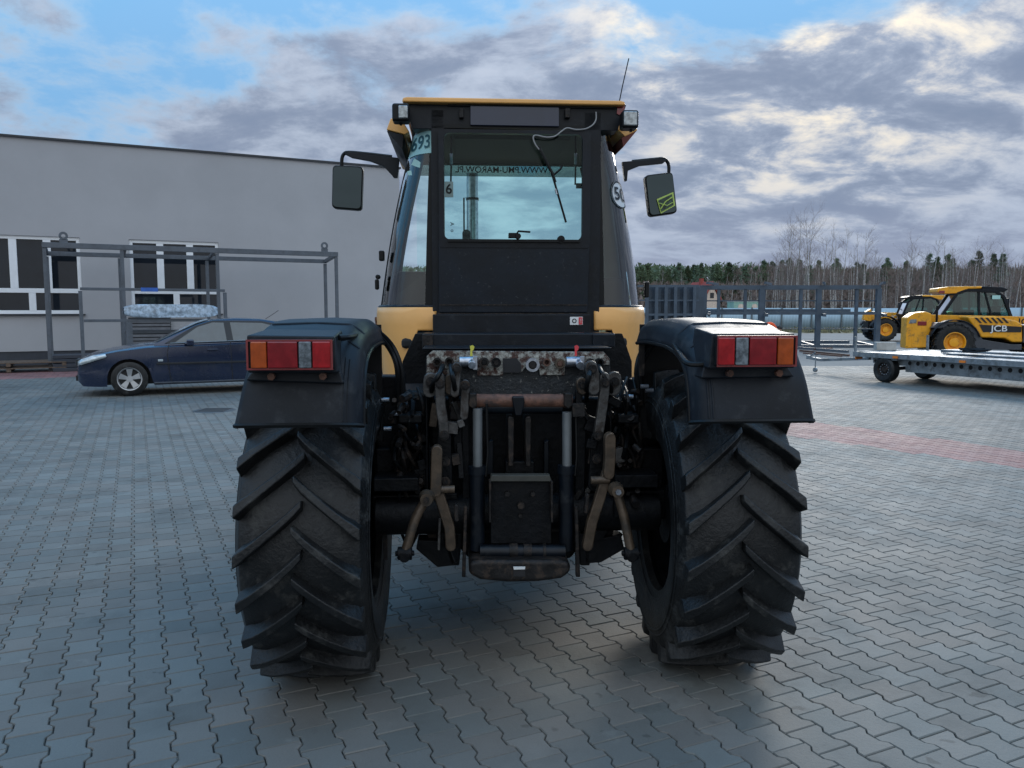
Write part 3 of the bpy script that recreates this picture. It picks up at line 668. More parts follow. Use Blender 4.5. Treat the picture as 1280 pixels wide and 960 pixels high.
# chassis, axle, transmission
b = MB()
b.bb(-.30, .28, .72, .36, 3.9, 1.02); b.bb(-.30, .3, 1.02, -.18, 3.9, 1.16); b.bb(.24, .3, 1.02, .36, 3.9, 1.16)
b.bb(-.17, .32, .50, .23, 1.6, .95); b.bb(-.2, 2.9, .55, .26, 3.4, .9)
b.done('chassis', M['chassis'], tr, bevel=.02)
b = MB(); b.cyl((-.62, .02, .67), (.68, .02, .67), .09, n=20)
b.bb(-.62, -.08, .80, -.42, .08, .86); b.bb(.46, -.08, .80, .66, .08, .86); b.done('axle', M['chassis'], tr, bevel=.006)
b = MB(); b.cyl((-.66, 3.15, .6), (.72, 3.15, .6), .09, n=16); b.done('axle', M['chassis'], tr)
b = MB(); b.bb(-.60, .22, .95, -.38, .62, 1.22); b.bb(.44, .2, .92, .64, .60, 1.2); b.bb(-.62, 1.0, .62, -.30, 2.2, 1.15); b.bb(.38, 1.0, .62, .70, 2.2, 1.15); b.bb(-.5, .3, .55, -.28, .8, .75); b.bb(.34, .3, .55, .56, .8, .75)
b.done('side_tank', M['chassis'], tr, bevel=.03)
# bonnet, front
b = MB(); b.bb(-.42, 2.75, 1.15, .56, 4.7, 1.85); b.done('bonnet', M['yellow'], tr, bevel=.08, seg=4)
b = MB(); b.bb(-.36, 4.70, 1.15, .50, 4.74, 1.7); b.done('front_grille', M['black'], tr, bevel=.01)
b = MB(); b.tube([(-.12, 3.1, 1.83), (-.12, 3.1, 2.60), (-.12, 3.08, 2.72)], .048, 20); b.done('exhaust_pipe', M['silver'], tr)
e = T(592, 250, 3.1)
b = MB(); b.cyl((-.12, 3.1, 2.50), (-.12, 3.1, 2.52), .053, n=20); b.tube([(-.19, 3.1, 1.8), (-.19, 3.1, 2.52), (-.12, 3.1, 2.52)], .007, 6); b.done('exhaust_bracket', M['trim'], tr)
for sx in (-.80, .86):
    b = MB()
    def ff(u, v, sx=sx):
        a = R(-20 + 150 * u); return Vector((sx - .24 + .48 * v, 3.15 - math.cos(a) * .74, .64 + math.sin(a) * .74))
    b.grid(ff, 16, 4); b.done('front_mudguard', M['plastic'], tr, solid=.02)

# ---- rear mudguards
def mudguard(sg, px_in, cxm):
    g = None
    path = [(-.885, 1.215), (-.872, 1.285), (-.845, 1.37), (-.79, 1.45), (-.68, 1.515), (-.50, 1.550), (-.32, 1.558), (-.16, 1.560), (-.02, 1.556), (.10, 1.548)]
    def at(u):
        s_ = u * (len(path) - 1); i = min(int(s_), len(path) - 2); f = s_ - i
        p0 = path[max(i - 1, 0)]; p1 = path[i]; p2 = path[i + 1]; p3 = path[min(i + 2, len(path) - 1)]
        return [.5 * ((2 * p1[k]) + (-p0[k] + p2[k]) * f + (2 * p0[k] - 5 * p1[k] + 4 * p2[k] - p3[k]) * f * f + (-p0[k] + 3 * p1[k] - 3 * p2[k] + p3[k]) * f ** 3) for k in (0, 1)]
    def width(u):      # flares a little at the rear hem
        fl = max(0, 1 - u / .30); return cxm[0] + (-.04 if cxm[0] < 0 else .03) * fl, cxm[1]
    def fn(u, v):
        y, z = at(u); y2, z2 = at(min(1, u + .01)); y1, z1 = at(max(0, u - .01))
        n = Vector((0, -(z2 - z1), (y2 - y1))).normalized()
        xo, xi = width(u)         # outer, inner edge
        # across: lip - shoulder - flat - shoulder - skirt
        tb = [(0, -.055), (.012, -.012), (.05, 0), (.5, .006), (.84, 0), (.95, -.035), (1.0, -.10)]
        s_ = v * 6; i = min(int(s_), 5); f = s_ - i
        a = tb[i][0] + (tb[i + 1][0] - tb[i][0]) * f; d = tb[i][1] + (tb[i + 1][1] - tb[i][1]) * f
        # the wide pressed inner flank near the rear
        sag = 0
        return Vector((xo + (xi - xo) * a, y, z)) + n * d
    b = MB(); b.grid(fn, 45, 19); sh = b.done('mudguard', M['plastic'], tr, solid=.008, ang=60)
    # rolled hems
    b = MB()
    for v in (0.0, 1.0): b.tube([fn(i / 44, v) for i in range(45)], .009, 6)
    b.tube([fn(0, j / 12) for j in range(13)], .009, 6); b.done('hem', M['trim'], sh)
    # moulded ribs across the top
    for u in (.40, .52): b = MB(); b.tube([fn(u, .34 + .5 * j / 8) + Vector((0, 0, .004)) for j in range(9)], .006, 6); b.done('rib', M['plastic'], sh)
    for v in (.70, .75): b = MB(); b.tube([fn(i / 60 * .7, v) + Vector((0, -.003, .003)) for i in range(2, 28)], .005, 6); b.done('rib', M['plastic'], sh)
    return sh, fn
ml, fl = mudguard(-1, 0, (-.955, -.575))
mr, fr2 = mudguard(1, 0, (.980, .590))
for x0_, x1_ in ((-.965, -.592), (.606, .98)):
    b = MB(); b.bb(x0_, .10, 1.0, x1_, .115, 1.535); b.done('splash_panel', M['trim'], tr)
# ---- rear lamps and their housings
def lamp_cluster(front, flange, yl, segs, lampbox, mirror):
    (x0, y0), (x1, y1), (x2, y2), (x3, y3) = front
    P = [T(x, y, yl) for x, y in front]           # tl, tr, br, bl of the bezel face
    dn = [T(x, y, yl + .02) for x, y in flange]   # bl, br of the lower flange
    b = MB()
    top_back = [Vector((P[0].x + .01, yl + .24, P[0].z + .015)), Vector((P[1].x - .01, yl + .24, P[1].z + .015))]
    bl, br = P[3], P[2]
    hub_ = [Vector((bl.x, yl + .06, bl.z)), Vector((br.x, yl + .06, br.z))]
    fbl, fbr = Vector((dn[0].x, yl + .055, dn[0].z)), Vector((dn[1].x, yl + .055, dn[1].z))
    vs = [P[0], P[1], br, bl, top_back[0], top_back[1], hub_[0], hub_[1], fbl, fbr, fbl + Vector((0, .16, .0)), fbr + Vector((0, .16, .0))]
    b.add(vs, [(0, 1, 2, 3), (0, 4, 5, 1), (3, 2, 7, 6), (6, 7, 9, 8), (0, 3, 6, 8, 10, 4), (1, 5, 11, 9, 7, 2), (10, 8, 9, 11), (4, 10, 11, 5)])
    hs = b.done('lamp_housing', M['plastic'], tr, bevel=.006)
    for f in (.28, .80): c = MB(); q = Vector((fbl.x + (fbr.x - fbl.x) * f, yl + .045, (bl.z + fbl.z) / 2)); c.cyl(q, q + Vector((0, -.02, 0)), .013, n=6); c.done('bolt', M['rust2'], hs)
    a, d = T(lampbox[0], lampbox[3], yl - .012), T(lampbox[2], lampbox[1], yl - .012)
    lp = MB(); lp.bb(a.x, yl - .034, a.z, d.x, yl - .002, d.z); lo = lp.done('rear_lamp', M['trim'], tr, bevel=.008)
    rim = MB(); k = .004
    for (u0, w0, u1, w1) in ((a.x, d.z - k * 1.6, d.x, d.z), (a.x, a.z, d.x, a.z + k * 1.6), (a.x, a.z + k * 1.6, a.x + k * 1.6, d.z - k * 1.6), (d.x - k * 1.6, a.z + k * 1.6, d.x, d.z - k * 1.6)):
        rim.bb(u0, yl - .040, w0, u1, yl - .0345, w1)
    rim.done('lamp_rim', M['pink'], lo)
    for (s0, s1, mname, nm) in segs:
        u0 = T(s0, 440, yl - .03).x; u1 = T(s1, 440, yl - .03).x
        m_ = MB(); m_.bb(u0 + .0006, yl - .046, a.z + .006, u1 - .0006, yl - .0345, d.z - .0065)
        o = m_.done(nm, M[mname], lo, bevel=.004, seg=3)
        if mname in ('red', 'orange'):
            r_ = MB(); cx = (u0 + u1) / 2; cz = (a.z + d.z) / 2; r_.lathe([(-.004, .006), (-.005, .012), (-.0025, .020), (0, .022)], 24, 'y', (cx, yl - .0455, cz))
    return hs
lamp_cluster([(308, 419), (418, 420.5), (422, 466), (309, 466)], [(303, 477), (428, 481)], -.93, [(314, 334.5, 'orange', 'orange_lens'), (335, 373, 'red2', 'reflector'), (374, 390, 'clear', 'clear_lens'), (391, 414, 'red', 'red_lens')], (311, 424, 417, 462), 0)
lamp_cluster([(890, 417), (994, 417), (994, 460), (886, 461)], [(880, 474), (999, 472)], -.93, [(896, 917, 'red', 'red_lens'), (918, 934, 'clear', 'clear_lens'), (935, 969, 'red2', 'reflector'), (970, 990, 'orange', 'orange_lens')], (893, 419, 993, 458), 1)

# ---- cab
CX, HI = .09, .455
def hw(z):
    if z > 1.62: return .80 - (z - 1.62) * .205 + .02 * math.sin((z - 1.62) * 3)
    return .80 + .012 - (1.62 - z) * .10
def cabpt(sg, t, z, off=0.0):
    """t 0..1 round the rear corner, 1..2 along the side to the front"""
    h = hw(z) + off + (.07 * (t - 1) if t > 1 else 0)
    if t <= 1:
        a = t * math.pi / 2; return Vector((CX + sg * (HI + (h - HI) * math.sin(a)), 1.05 - off * math.cos(a) + .36 * (1 - math.cos(a)), z))
    return Vector((CX + sg * h, 1.41 + (t - 1) * 1.15, z))
ZG0, ZG1 = 1.625, 2.635
b = MB()
# door posts, header, sill - plain rear frame
for (x0, x1) in ((540, 556), (729, 750)):
    a, c = T(x0, 300, 1.03), T(x1, 300, 1.03); b.bb(a.x, 1.03, 1.46, c.x, 1.10, 2.72)
hd0, hd1 = T(502, 128, 1.0), T(783, 158, 1.0)
b.prism([T(503, 127, 1.03), T(783, 131, 1.03), T(772, 163, 1.03), T(735, 163, 1.03), T(556, 161, 1.03), T(516, 161, 1.03)], (0, .12, 0))
for sg in (-1, 1):
    # seals along the corner glass outer edge, B post, A post, roof rails
    b.grid(lambda u, v, sg=sg: cabpt(sg, .93 + .14 * u, ZG0 + (ZG1 - ZG0) * v, .004), 4, 14)
    b.grid(lambda u, v, sg=sg: cabpt(sg, .93 + .14 * u, ZG0 + (ZG1 - ZG0) * v, -.03), 4, 14)
    b.tube([cabpt(sg, 1.0, ZG0 + (ZG1 - ZG0) * v / 10, -.012) for v in range(11)], .021, 8)
    b.tube([cabpt(sg, 1.22 - .10 * v / 10, ZG0 + (ZG1 - ZG0) * v / 10, -.05) for v in range(11)], .040, 8)
    b.tube([cabpt(sg, 2.0, ZG0 - .3 + (ZG1 - ZG0 + .35) * v / 10, -.02) for v in range(11)], .038, 8)
    b.tube([cabpt(sg, t / 10, ZG1 + .01, -.01) for t in range(21)], .025, 6)
    b.tube([cabpt(sg, t / 10, ZG0 - .005, .0) for t in range(21)], .012, 6)
b.bb(CX - .62, 2.50, 2.695, CX + .62, 2.58, 2.73); b.bb(CX - .70, 2.50, 1.40, CX + .70, 2.58, 1.80)
cab = b.done('cab_frame', M['black'], tr, bevel=.003, ang=50)
# headliner and roof
b = MB(); b.prism([(CX - .60, 1.08, 2.675), (CX + .60, 1.08, 2.675), (CX + .64, 2.6, 2.69), (CX - .64, 2.6, 2.69)], (0, 0, .03)); b.bb(CX - .35, 1.3, 2.62, CX + .35, 1.9, 2.674); b.done('headliner', M['lining'], cab, bevel=.01)
b = MB(); b.bb(CX - .66, 1.05, 1.38, CX + .66, 2.55, 1.44); b.bb(CX - .55, 2.2, 1.44, CX + .55, 2.5, 1.98); b.done('cab_floor', M['lining'], cab, bevel=.02)
r0, r1 = T(502.5, 128, .98), T(782, 131, .98)
ztop = T(640, 123.0, .98).z
b = MB(); b.prism([(r0.x, .98, r0.z + .004), (r0.x + .004, .98, ztop - .005), (r0.x + .03, .98, ztop), (r1.x - .03, .98, ztop), (r1.x - .004, .98, ztop - .005), (r1.x, .98, r1.z - .002)], (0, 1.75, .0))
roof = b.done('roof', M['yellow'], cab, bevel=.008, seg=3)
# swept side wings of the roof
for sg, pts in ((-1, [(483, 162), (488, 148), (500, 146), (512, 165), (506, 168)]), (1, [(772, 162), (772, 146), (792, 148), (797, 163), (781, 171)])):
    b = MB(); b.ppoly(pts, 1.16, 1.3); b.done('roof_wing', M['yellow'], cab, bevel=.006)
b = MB(); b.ppoly([(483.5, 163.5), (504, 168.5), (503, 187)], 1.165, .9); b.done('gutter', M['black'], cab)
b = MB(); b.ppoly([(777, 172), (795, 164.5), (779, 184)], 1.165, .5); b.done('gutter', mat('dull red underside', (.16, .03, .02), .6), cab)
b = MB(); b.ppoly([(772, 132.5), (781, 132.5), (781, 136), (775, 144), (771, 142)], 1.02, .01); b.done('side_marker', M['red2'], cab)
# number plate and its lamps
b = MB(); b.pbox(588, 134, 699, 156.5, 1.0, .028); o = b.done('number_plate', M['plate'], cab, bevel=.004)
for x0, x1 in ((574, 579.5), (706.5, 713)): b = MB(); b.pbox(x0, 135, x1, 147, .995, .034); b.done('plate_lamp', M['worn'], cab, bevel=.004)
b = MB(); b.pbox(556, 157, 730, 159.5, 1.015, .02); b.pbox(560, 130.5, 770, 132, 1.015, .02); b.done('header_strip', M['trim'], cab)
# quarter glass
for sg in (-1, 1):
    b = MB(); b.grid(lambda u, v, sg=sg: cabpt(sg, u * .96, ZG0 + (ZG1 - ZG0) * v), 14, 10); b.done('corner_glass', M['sglass'], cab, ang=80)
    b = MB(); b.grid(lambda u, v, sg=sg: cabpt(sg, 1.04 + u * .94, ZG0 + (ZG1 - ZG0) * v, -.004), 6, 8); b.done('door_glass', M['sglass'], cab, ang=80)
    # inner black trim along the post and the dark triangle at its foot
    b = MB(); b.grid(lambda u, v, sg=sg: cabpt(sg, .12 * u, ZG0 + (ZG1 - ZG0) * v, .003), 3, 8); b.done('glass_edge', M['trim'], cab)
b = MB(); b.prism([cabpt(-1, .02, 1.64, -.02), cabpt(-1, .02, 1.86, -.02), cabpt(-1, .5, 1.70, -.02), cabpt(-1, .6, 1.64, -.02)], (0, .02, 0)); b.done('inner_trim', M['lining'], cab)
b = MB(); b.bb(CX + HI - .02, 1.30, 1.60, CX + .70, 2.1, 1.80); b.done('side_console', M['lining'], cab, bevel=.03, seg=3)
b = MB(); b.bb(CX - .72, 1.40, 1.58, CX - HI - .04, 2.1, 1.84); b.done('side_console', M['lining'], cab, bevel=.03, seg=3)
b = MB(); b.prism([(CX + .60, 1.52, 1.78), (CX + .72, 1.52, 1.78), (CX + .61, 1.52, 2.60), (CX + .55, 1.52, 2.60)], (0, .55, 0)); b.done('inner_panel', mat('grey green inner trim', (.065, .082, .08), .7), cab, bevel=.02)
# windscreen with sun strip
b = MB(); b.grid(lambda u, v: Vector((CX - .64 + 1.28 * u, 2.56, 1.80 + .90 * v)), 3, 3); b.done('windscreen', M['fglass'], cab)
vb0 = T(556, 220, 2.5); vb1 = T(727, 206, 2.5)
b = MB(); b.bb(CX - .62, 2.50, vb0.z, CX + .62, 2.503, vb1.z + .02); vis = b.done('sun_strip', M['band'], cab)
c0 = T(627, 212.5, 2.49)
lettering("WWW.PMU-MAROW.PL", .064, M['inkb'], lambda x, y, z: Vector((c0.x - x, 2.495 + z, c0.z + y)), vis)
# rear door: frame, glass, lower panel
zb1 = T(640, 300, 1.0).z; zt1 = T(640, 163, 1.0).z
def rrect(x0, z0, x1, z1, r, n=6):
    out = []
    for cx, cz, a0 in ((x1 - r, z1 - r, 0), (x0 + r, z1 - r, 90), (x0 + r, z0 + r, 180), (x1 - r, z0 + r, 270)):
        out += [(cx + r * math.cos(R(a0 + 90 * k / n)), cz + r * math.sin(R(a0 + 90 * k / n))) for k in range(n + 1)]
    return out
dl, dr = T(549, 300, 1.0).x, T(737, 300, 1.0).x; gl_, gr_ = T(555.5, 300, 1.0).x, T(727, 300, 1.0).x
outer = rrect(dl, zb1 - .045, dr, zt1, .02); inner = rrect(gl_, zb1, gr_, zt1 - .02, .035); n = len(outer)
b = MB()
vs = [(x, y, z) for y in (.985, 1.02) for ring_ in (outer, inner) for x, z in ring_]
fs = []
for i in range(n):
    j = (i + 1) % n
    fs += [(i, j, n + j, n + i), (2 * n + i, 3 * n + i, 3 * n + j, 2 * n + j), (n + i, n + j, 3 * n + j, 3 * n + i), (i, 2 * n + i, 2 * n + j, j)]
b.add(vs, fs); rw = b.done('rear_window', M['black'], cab)
b = MB(); b.prism([(x, 1.0, z) for x, z in inner], (0, .004, 0)); b.done('pane', M['fglass'], rw)
b = MB(); b.prism([T(548.5, 301.5, .99), T(737, 301.5, .99), T(735, 381, .99), T(734, 391, .99), T(549, 391, .99), T(548.5, 381, .99)], (0, .05, 0)); lp = b.done('lower_rear_panel', M['dusty'], cab, bevel=.006)
b = MB(); b.pbox(549, 380.3, 734, 381.8, .985, .004); b.pbox(545, 391.2, 737, 392.6, .982, .02); b.pbox(552, 303.5, 733, 304.6, .986, .003); b.done('panel_seam', M['worn'], lp)
# deck below the door
b = MB(); b.pbox(541, 392.8, 738, 416.5, .96, .12); b.done('cab_back_plate', M['black'], tr, bevel=.006)
b = MB(); b.ppoly([(519, 417), (778, 417), (790, 452), (790, 520), (770, 525), (530, 525), (507, 520), (503, 452)], .90, .05); b.done('rear_bulkhead', M['chassis'], tr, bevel=.004)
b = MB(); b.pbox(528, 416.5, 769, 434, .62, .25); b.done('deck_beam', M['black'], tr, bevel=.008)
b = MB(); b.pbox(528, 434.2, 764, 437.3, .30, .30); b.done('deck_lip', M['black'], tr, bevel=.004)
for x0, x1 in ((528, 541), (741, 769)): b = MB(); b.pbox(x0, 418, x1, 434, .60, .02); b.done('deck_bracket', M['worn'] if x0 < 600 else M['black'], tr, bevel=.004)
# yellow corner panels below the glass
for sg, pin in ((-1, [(0, 1.485), (.20, 1.485), (.24, 1.40), (.34, 1.17), (1.0, 1.17), (1.25, 1.25)]), (1, [(0, 1.485), (.20, 1.485), (.24, 1.40), (.34, 1.18), (1.0, 1.18), (1.25, 1.25)])):
    def bot_(t):
        for (a, za), (c, zc2) in zip(pin, pin[1:]):
            if t <= c: return za + (zc2 - za) * (t - a) / (c - a)
        return pin[-1][1]
    b = MB(); NB = 34
    def yf(u, v, sg=sg):
        t = 1.25 * u; z0 = bot_(t); z = z0 + (1.617 - z0) * v
        bulge = .014 * math.sin(math.pi * min(1, max(0, (1.617 - z) / .09)) * .5)
        return cabpt(sg, t, z, .012 + bulge)
    b.grid(yf, NB, 14); p_ = b.done('corner_panel', M['yellow'], cab, ang=60, solid=.006)
# little worn emblem on the left corner panel
for k, (t, z) in enumerate(((.93, 1.545), (.98, 1.53), (.90, 1.505), (.96, 1.50))):
    b = MB(); c = cabpt(-1, t, z, .033); b.box(c, (.012, .01, .028)); b.done('worn_emblem', M['rust2'], cab, bevel=.003)
for k in range(5):
    b = MB(); c = cabpt(1, 1.0, 1.56 - k * .028, .032); b.box(c, (.010, .02, .018)); b.done('worn_letter', M['worn'], cab, bevel=.002)
# stickers
def on_cab(sg, t0, t1, zc, hh):
    return lambda x, y, z: cabpt(sg, t0 + (t1 - t0) * (.5 + sg * x) if True else 0, zc + y * hh, .006 + z)
b = MB(); zc0 = 2.548
b.grid(lambda u, v: cabpt(-1, .07 + .64 * u, zc0 - .062 + .124 * v, .004), 8, 3); s1 = b.done('number_label', M['sticker'], cab)
vs, fs = text_mesh("693", 1.0, .0)
wid_ = max(v.x for v in vs) - min(v.x for v in vs)
def arc_t(d):   # distance fraction on screen -> arc parameter
    return math.asin(min(1, max(0, d))) / (math.pi / 2)
b = MB(); b.add([cabpt(-1, arc_t(.50 - v.x / wid_ * .66), zc0 + v.y * .105, .007) for v in vs], fs); b.done('lettering', M['ink'], s1)
# speed disc
z50 = T(777, 245, 1.2).z
nn = 40; b = MB(); ring0 = [cabpt(1, .60, z50, .006)]
def disc(r, off):
    return [cabpt(1, arc_t(.72 + .27 * r * math.cos(2 * math.pi * i / nn)), z50 + .078 * r * math.sin(2 * math.pi * i / nn), off) for i in range(nn)]
b.add([cabpt(1, arc_t(.72), z50, .004)] + disc(1.0, .004), [(0, 1 + i, 1 + (i + 1) % nn) for i in range(nn)]); s5 = b.done('speed_disc', M['white'], cab)
b = MB(); b.add(disc(1.0, .007) + disc(.90, .007), [(i, (i + 1) % nn, nn + (i + 1) % nn, nn + i) for i in range(nn)]); b.done('disc_border', M['inkb'], s5)
vs, fs = text_mesh("50", 1.0, 0); wid_ = max(v.x for v in vs) - min(v.x for v in vs)
b = MB(); b.add([cabpt(1, arc_t(.72 + v.x / wid_ * .36), z50 + v.y * .105, .008) for v in vs], fs); b.done('lettering', M['inkb'], s5)
# clear marks on the left glass
for pts in ([(514, 206), (518, 198), (526, 203), (525, 210)], [(509, 214), (514, 213), (515, 219), (510, 219)]):
    b = MB(); b.prism([T(x, y, 1.09) for x, y in pts], (0, .001, 0)); b.done('pale_mark', M['sticker'], cab)
# tag and glyphs on the rear pane
b = MB(); b.pbox(556, 227, 566.5, 246.5, .992, .003); tg = b.done('small_tag', mat('grey tag', (.16, .22, .21), .6), cab)
c1 = T(561, 236.5, .988); lettering("6", .075, M['inkb'], lambda x, y, z: Vector((c1.x + x, .990, c1.z + y)), tg)
c1 = T(565, 280, .996); lettering("A", .030, M['inkb'], lambda x, y, z: Vector((c1.x + y, .996, c1.z + x)), tg)
c1 = T(565, 288, .996); lettering("o", .030, M['inkb'], lambda x, y, z: Vector((c1.x + x, .996, c1.z + y)), tg)
# warning sticker on the deck beam
b = MB(); b.pbox(712.5, 396, 728.5, 406, .955, .004); ws = b.done('warning_sticker', M['white'], tr)
b = MB(); b.pbox(723.5, 396.6, 728, 405.4, .951, .004); b.done('red_field', M['tagr'], ws)
c1 = T(718, 401, .952); b = MB(); b.lathe([(0, .008), (0, .013)], 20, 'y', (c1.x, .952, c1.z)); b.done('symbol_ring', M['inkb'], ws)
c1 = T(726, 401, .95); lettering("!", .035, M['white'], lambda x, y, z: Vector((c1.x + x, .9495, c1.z + y)), ws)
# latch, knob, hinge bumps, gas struts
b = MB(); b.pbox(636, 291, 646, 297, .955, .05); b.ptube([(645, 294, .955), (648, 289, .945), (663, 290, .94)], .006); b.pcyl(648, 295, 3.4, .945, .05); b.done('latch_handle', M['trim'], cab, bevel=.003)
b = MB(); b.pcyl(583, 292, 5.2, 1.03, .02); b.pbox(578, 292, 588, 300, 1.03, .02); b.pcyl(701.5, 299, 4.6, .97, .03); b.pbox(560, 299.6, 725, 302, .97, .03); b.done('window_stop', M['trim'], cab)
for x in (564, 719.5):
    b = MB(); b.ptube([(x, 192, 1.0), (x, 205, 1.03)], .009); b.done('gas_strut', M['silver'], cab)
    b = MB(); b.ptube([(x, 205, 1.03), (x - .5, 231, 1.06)], .005); b.pbox(x - 8, 228, x - 1, 234, 1.06, .02) if x < 600 else b.pbox(x + 1, 229, x + 9, 235, 1.06, .02); b.ptube([(x, 170, 1.0), (x, 193, 1.0)], .004); b.done('strut_rod', M['trim'], cab)
# wiper and cable
b = MB(); b.ptube([(673, 183, .955), (690, 216, .95), (694, 228, .955)], .009); b.ptube([(692, 224, .955), (707.5, 278, .965)], .006); b.ptube([(688, 215, .97), (693, 218, .97), (701, 211, .97), (703, 206, .97)], .006); b.done('wiper', M['trim'], cab)
b = MB(); b.ptube([(694, 236, .95), (696, 243, .95)], .005); b.done('wiper_clip', M['silver'], cab)
pts = [(745, 140, .99), (745, 149, .985), (741, 156, .98), (732, 161, .975), (720, 162, .97), (709, 160, .97), (702, 164, .965), (694, 170, .96), (683, 171.5, .955), (670, 169, .955), (666.5, 172, .95), (669, 180, .95), (674, 187, .95)]
def smooth(p, n=4):
    out = []
    for i in range(len(p) - 1):
        p0, p1, p2, p3 = (Vector(p[max(i - 1, 0)]), Vector(p[i]), Vector(p[i + 1]), Vector(p[min(i + 2, len(p) - 1)]))
        for k in range(n):
            t = k / n; out.append(.5 * ((2 * p1) + (-p0 + p2) * t + (2 * p0 - 5 * p1 + 4 * p2 - p3) * t * t + (-p0 + 3 * p1 - 3 * p2 + p3) * t ** 3))
    return out + [Vector(p[-1])]
b = MB(); b.tube(smooth([T(*p) for p in pts]), .0042, 6); b.done('wiper_cable', M['cable'], cab)
# work lamps
def worklamp(x0, y0, x1, y1, lx0, ly0, lx1, ly1):
    b = MB(); b.pbox(x0, y0, x1, y1, .90, .10); o = b.done('work_lamp', M['trim'], cab, bevel=.014, seg=3)
    b = MB(); b.pbox(lx0, ly0, lx1, ly1, .892, .012); b.done('lamp_glass', M['lamp'], o, bevel=.008, seg=3)
    b = MB(); b.pbox((x0 + x1) / 2 - 1, y1, (x0 + x1) / 2 + 2, y1 + 5, .95, .02); b.done('lamp_bracket', M['trim'], o)
worklamp(490, 128.5, 511, 151, 498, 131.5, 509.5, 147.5); worklamp(778, 137, 799, 159.5, 780, 139, 797, 156.5)
# aerial
b = MB(); b.ptube([(774, 128, 1.5), (778, 108, 1.5), (786, 73, 1.5)], .0035, 5); b.done('aerial', M['trim'], cab)
# mirrors
def mirror(arm, tube_, face, yl, cornerpx):
    b = MB(); b.prism([T(x, y, yl) for x, y in arm], (0, .035, 0)); mo = b.done('mirror_arm', M['black'], tr, bevel=.003)
    b = MB(); b.tube(smooth([T(x, y, yl + .015) for x, y in tube_], 3), .012, 8); b.done('arm_tube', M['trim'], mo)
    P = [T(x, y, yl) for x, y in cornerpx]   # tl tr br bl
    def rr_(k, dd):
        # rounded quad
        out = []; n = 5
        for i in range(4):
            p, a, c = P[i], P[i - 1], P[(i + 1) % 4]; ce = sum(P, Vector()) / 4
            va, vc = (a - p).normalized(), (c - p).normalized()
            for t in range(n + 1):
                f = t / n; q = p + va * .03 * (1 - f) ** 2 + vc * .03 * f ** 2
                out.append(ce + (q - ce) * k + Vector((0, dd, 0)))
        return out
    b = MB(); b.prism(rr_(1, 0), (0, .07, 0)); hd = b.done('mirror_head', M['trim'], mo, bevel=.01, seg=3)
    b = MB(); b.prism(rr_(.93, -.004), (0, .003, 0)); b.done('mirror_glass', M['mirror'], hd)
    return hd
m1 = mirror([(492, 222), (497, 222), (499, 199), (497, 197), (436, 190), (430, 192), (440, 197), (462, 201), (480, 208), (490, 219)], [(490, 196), (460, 192.5), (436, 190.5), (430, 192.5), (427.5, 198), (427, 208)], None, 1.75, [(415.5, 206), (454, 208), (452, 263), (414.5, 260)])
m2 = mirror([(778, 202), (829, 198.5), (834, 200), (829, 204), (800, 207), (785, 213), (784, 226), (781, 226)], [(790, 202), (820, 199), (829, 198.5), (834, 202), (836, 208), (836, 216)], None, 1.75, [(806, 219), (841, 214.5), (847, 266), (812, 271)])
b = MB(); b.prism([T(x, y, 1.735) for x, y in ((821, 249), (841.5, 240), (844, 257), (826, 267))], (0, .004, 0)); st_ = b.done('mirror_sticker', M['lime'], m2)
b = MB(); b.prism([T(x, y, 1.731) for x, y in ((823, 250.5), (840, 242.5), (842, 256), (827, 264.5))], (0, .003, 0)); b.done('sticker_print', mat('dark green print', (.03, .06, .04), .5, var=.9, scale=40), st_)
b = MB(); b.ptube([(826, 261, 1.728), (832, 252, 1.728), (841, 246, 1.728)], .004, 5); b.ptube([(824, 254, 1.728), (834, 257, 1.728), (841, 253, 1.728)], .003, 5); b.done('print_line', M['lime'], st_)
# small things on the left door edge
b = MB(); b.pbox(473.5, 313, 480, 326, 1.3, .05); b.done('door_hinge', M['trim'], cab, bevel=.008)
b = MB(); b.pcyl(472, 346, 3, 1.3, .05); b.pbox(468.5, 349, 473, 362, 1.3, .05); b.done('door_hinge', M['trim'], cab, bevel=.008)
b = MB(); b.pbox(806, 352, 812, 372, 1.5, .05); b.done('door_hinge', M['trim'], cab, bevel=.008)
# seat, steering wheel
b = MB(); b.bb(CX - .24, 1.75, 1.70, CX + .24, 2.2, 1.82); b.bb(CX - .23, 1.62, 1.78, CX + .23, 1.74, 1.99); b.done('seat', M['lining'], cab, bevel=.04, seg=3)

# ---- hitch plate, couplings and linkage
q = lambda cx, cy: (500 + cx / 3, 420 + cy / 3)
def qpoly(b, pts, yl, dep): return b.ppoly([q(*p) for p in pts], yl, dep)
def qtube(b, pts, r, n=10): return b.tube([T(*q(x, y), yl) for x, y, yl in pts], r, n)
b = MB(); qpoly(b, [(98, 78), (122, 57), (762, 62), (788, 88), (790, 190), (760, 225), (120, 225), (96, 190)], .05, .03); hp = b.done('coupling_plate', M['speck'], tr, bevel=.003)
b = MB(); qpoly(b, [(100, 75), (122, 55), (764, 60), (786, 84), (786, 108), (620, 112), (617, 147), (525, 147), (520, 118), (470, 118), (455, 138), (387, 138), (385, 148), (290, 148), (288, 112), (196, 112), (190, 145), (100, 145)], .035, .014); hr_ = b.done('rusty_plate', M['rust'], hp, bevel=.002)
b = MB(); qpoly(b, [(386, 84), (438, 84), (452, 102), (456, 137), (386, 137)], .028, .006); b.done('plate_opening', M['room'], hp)
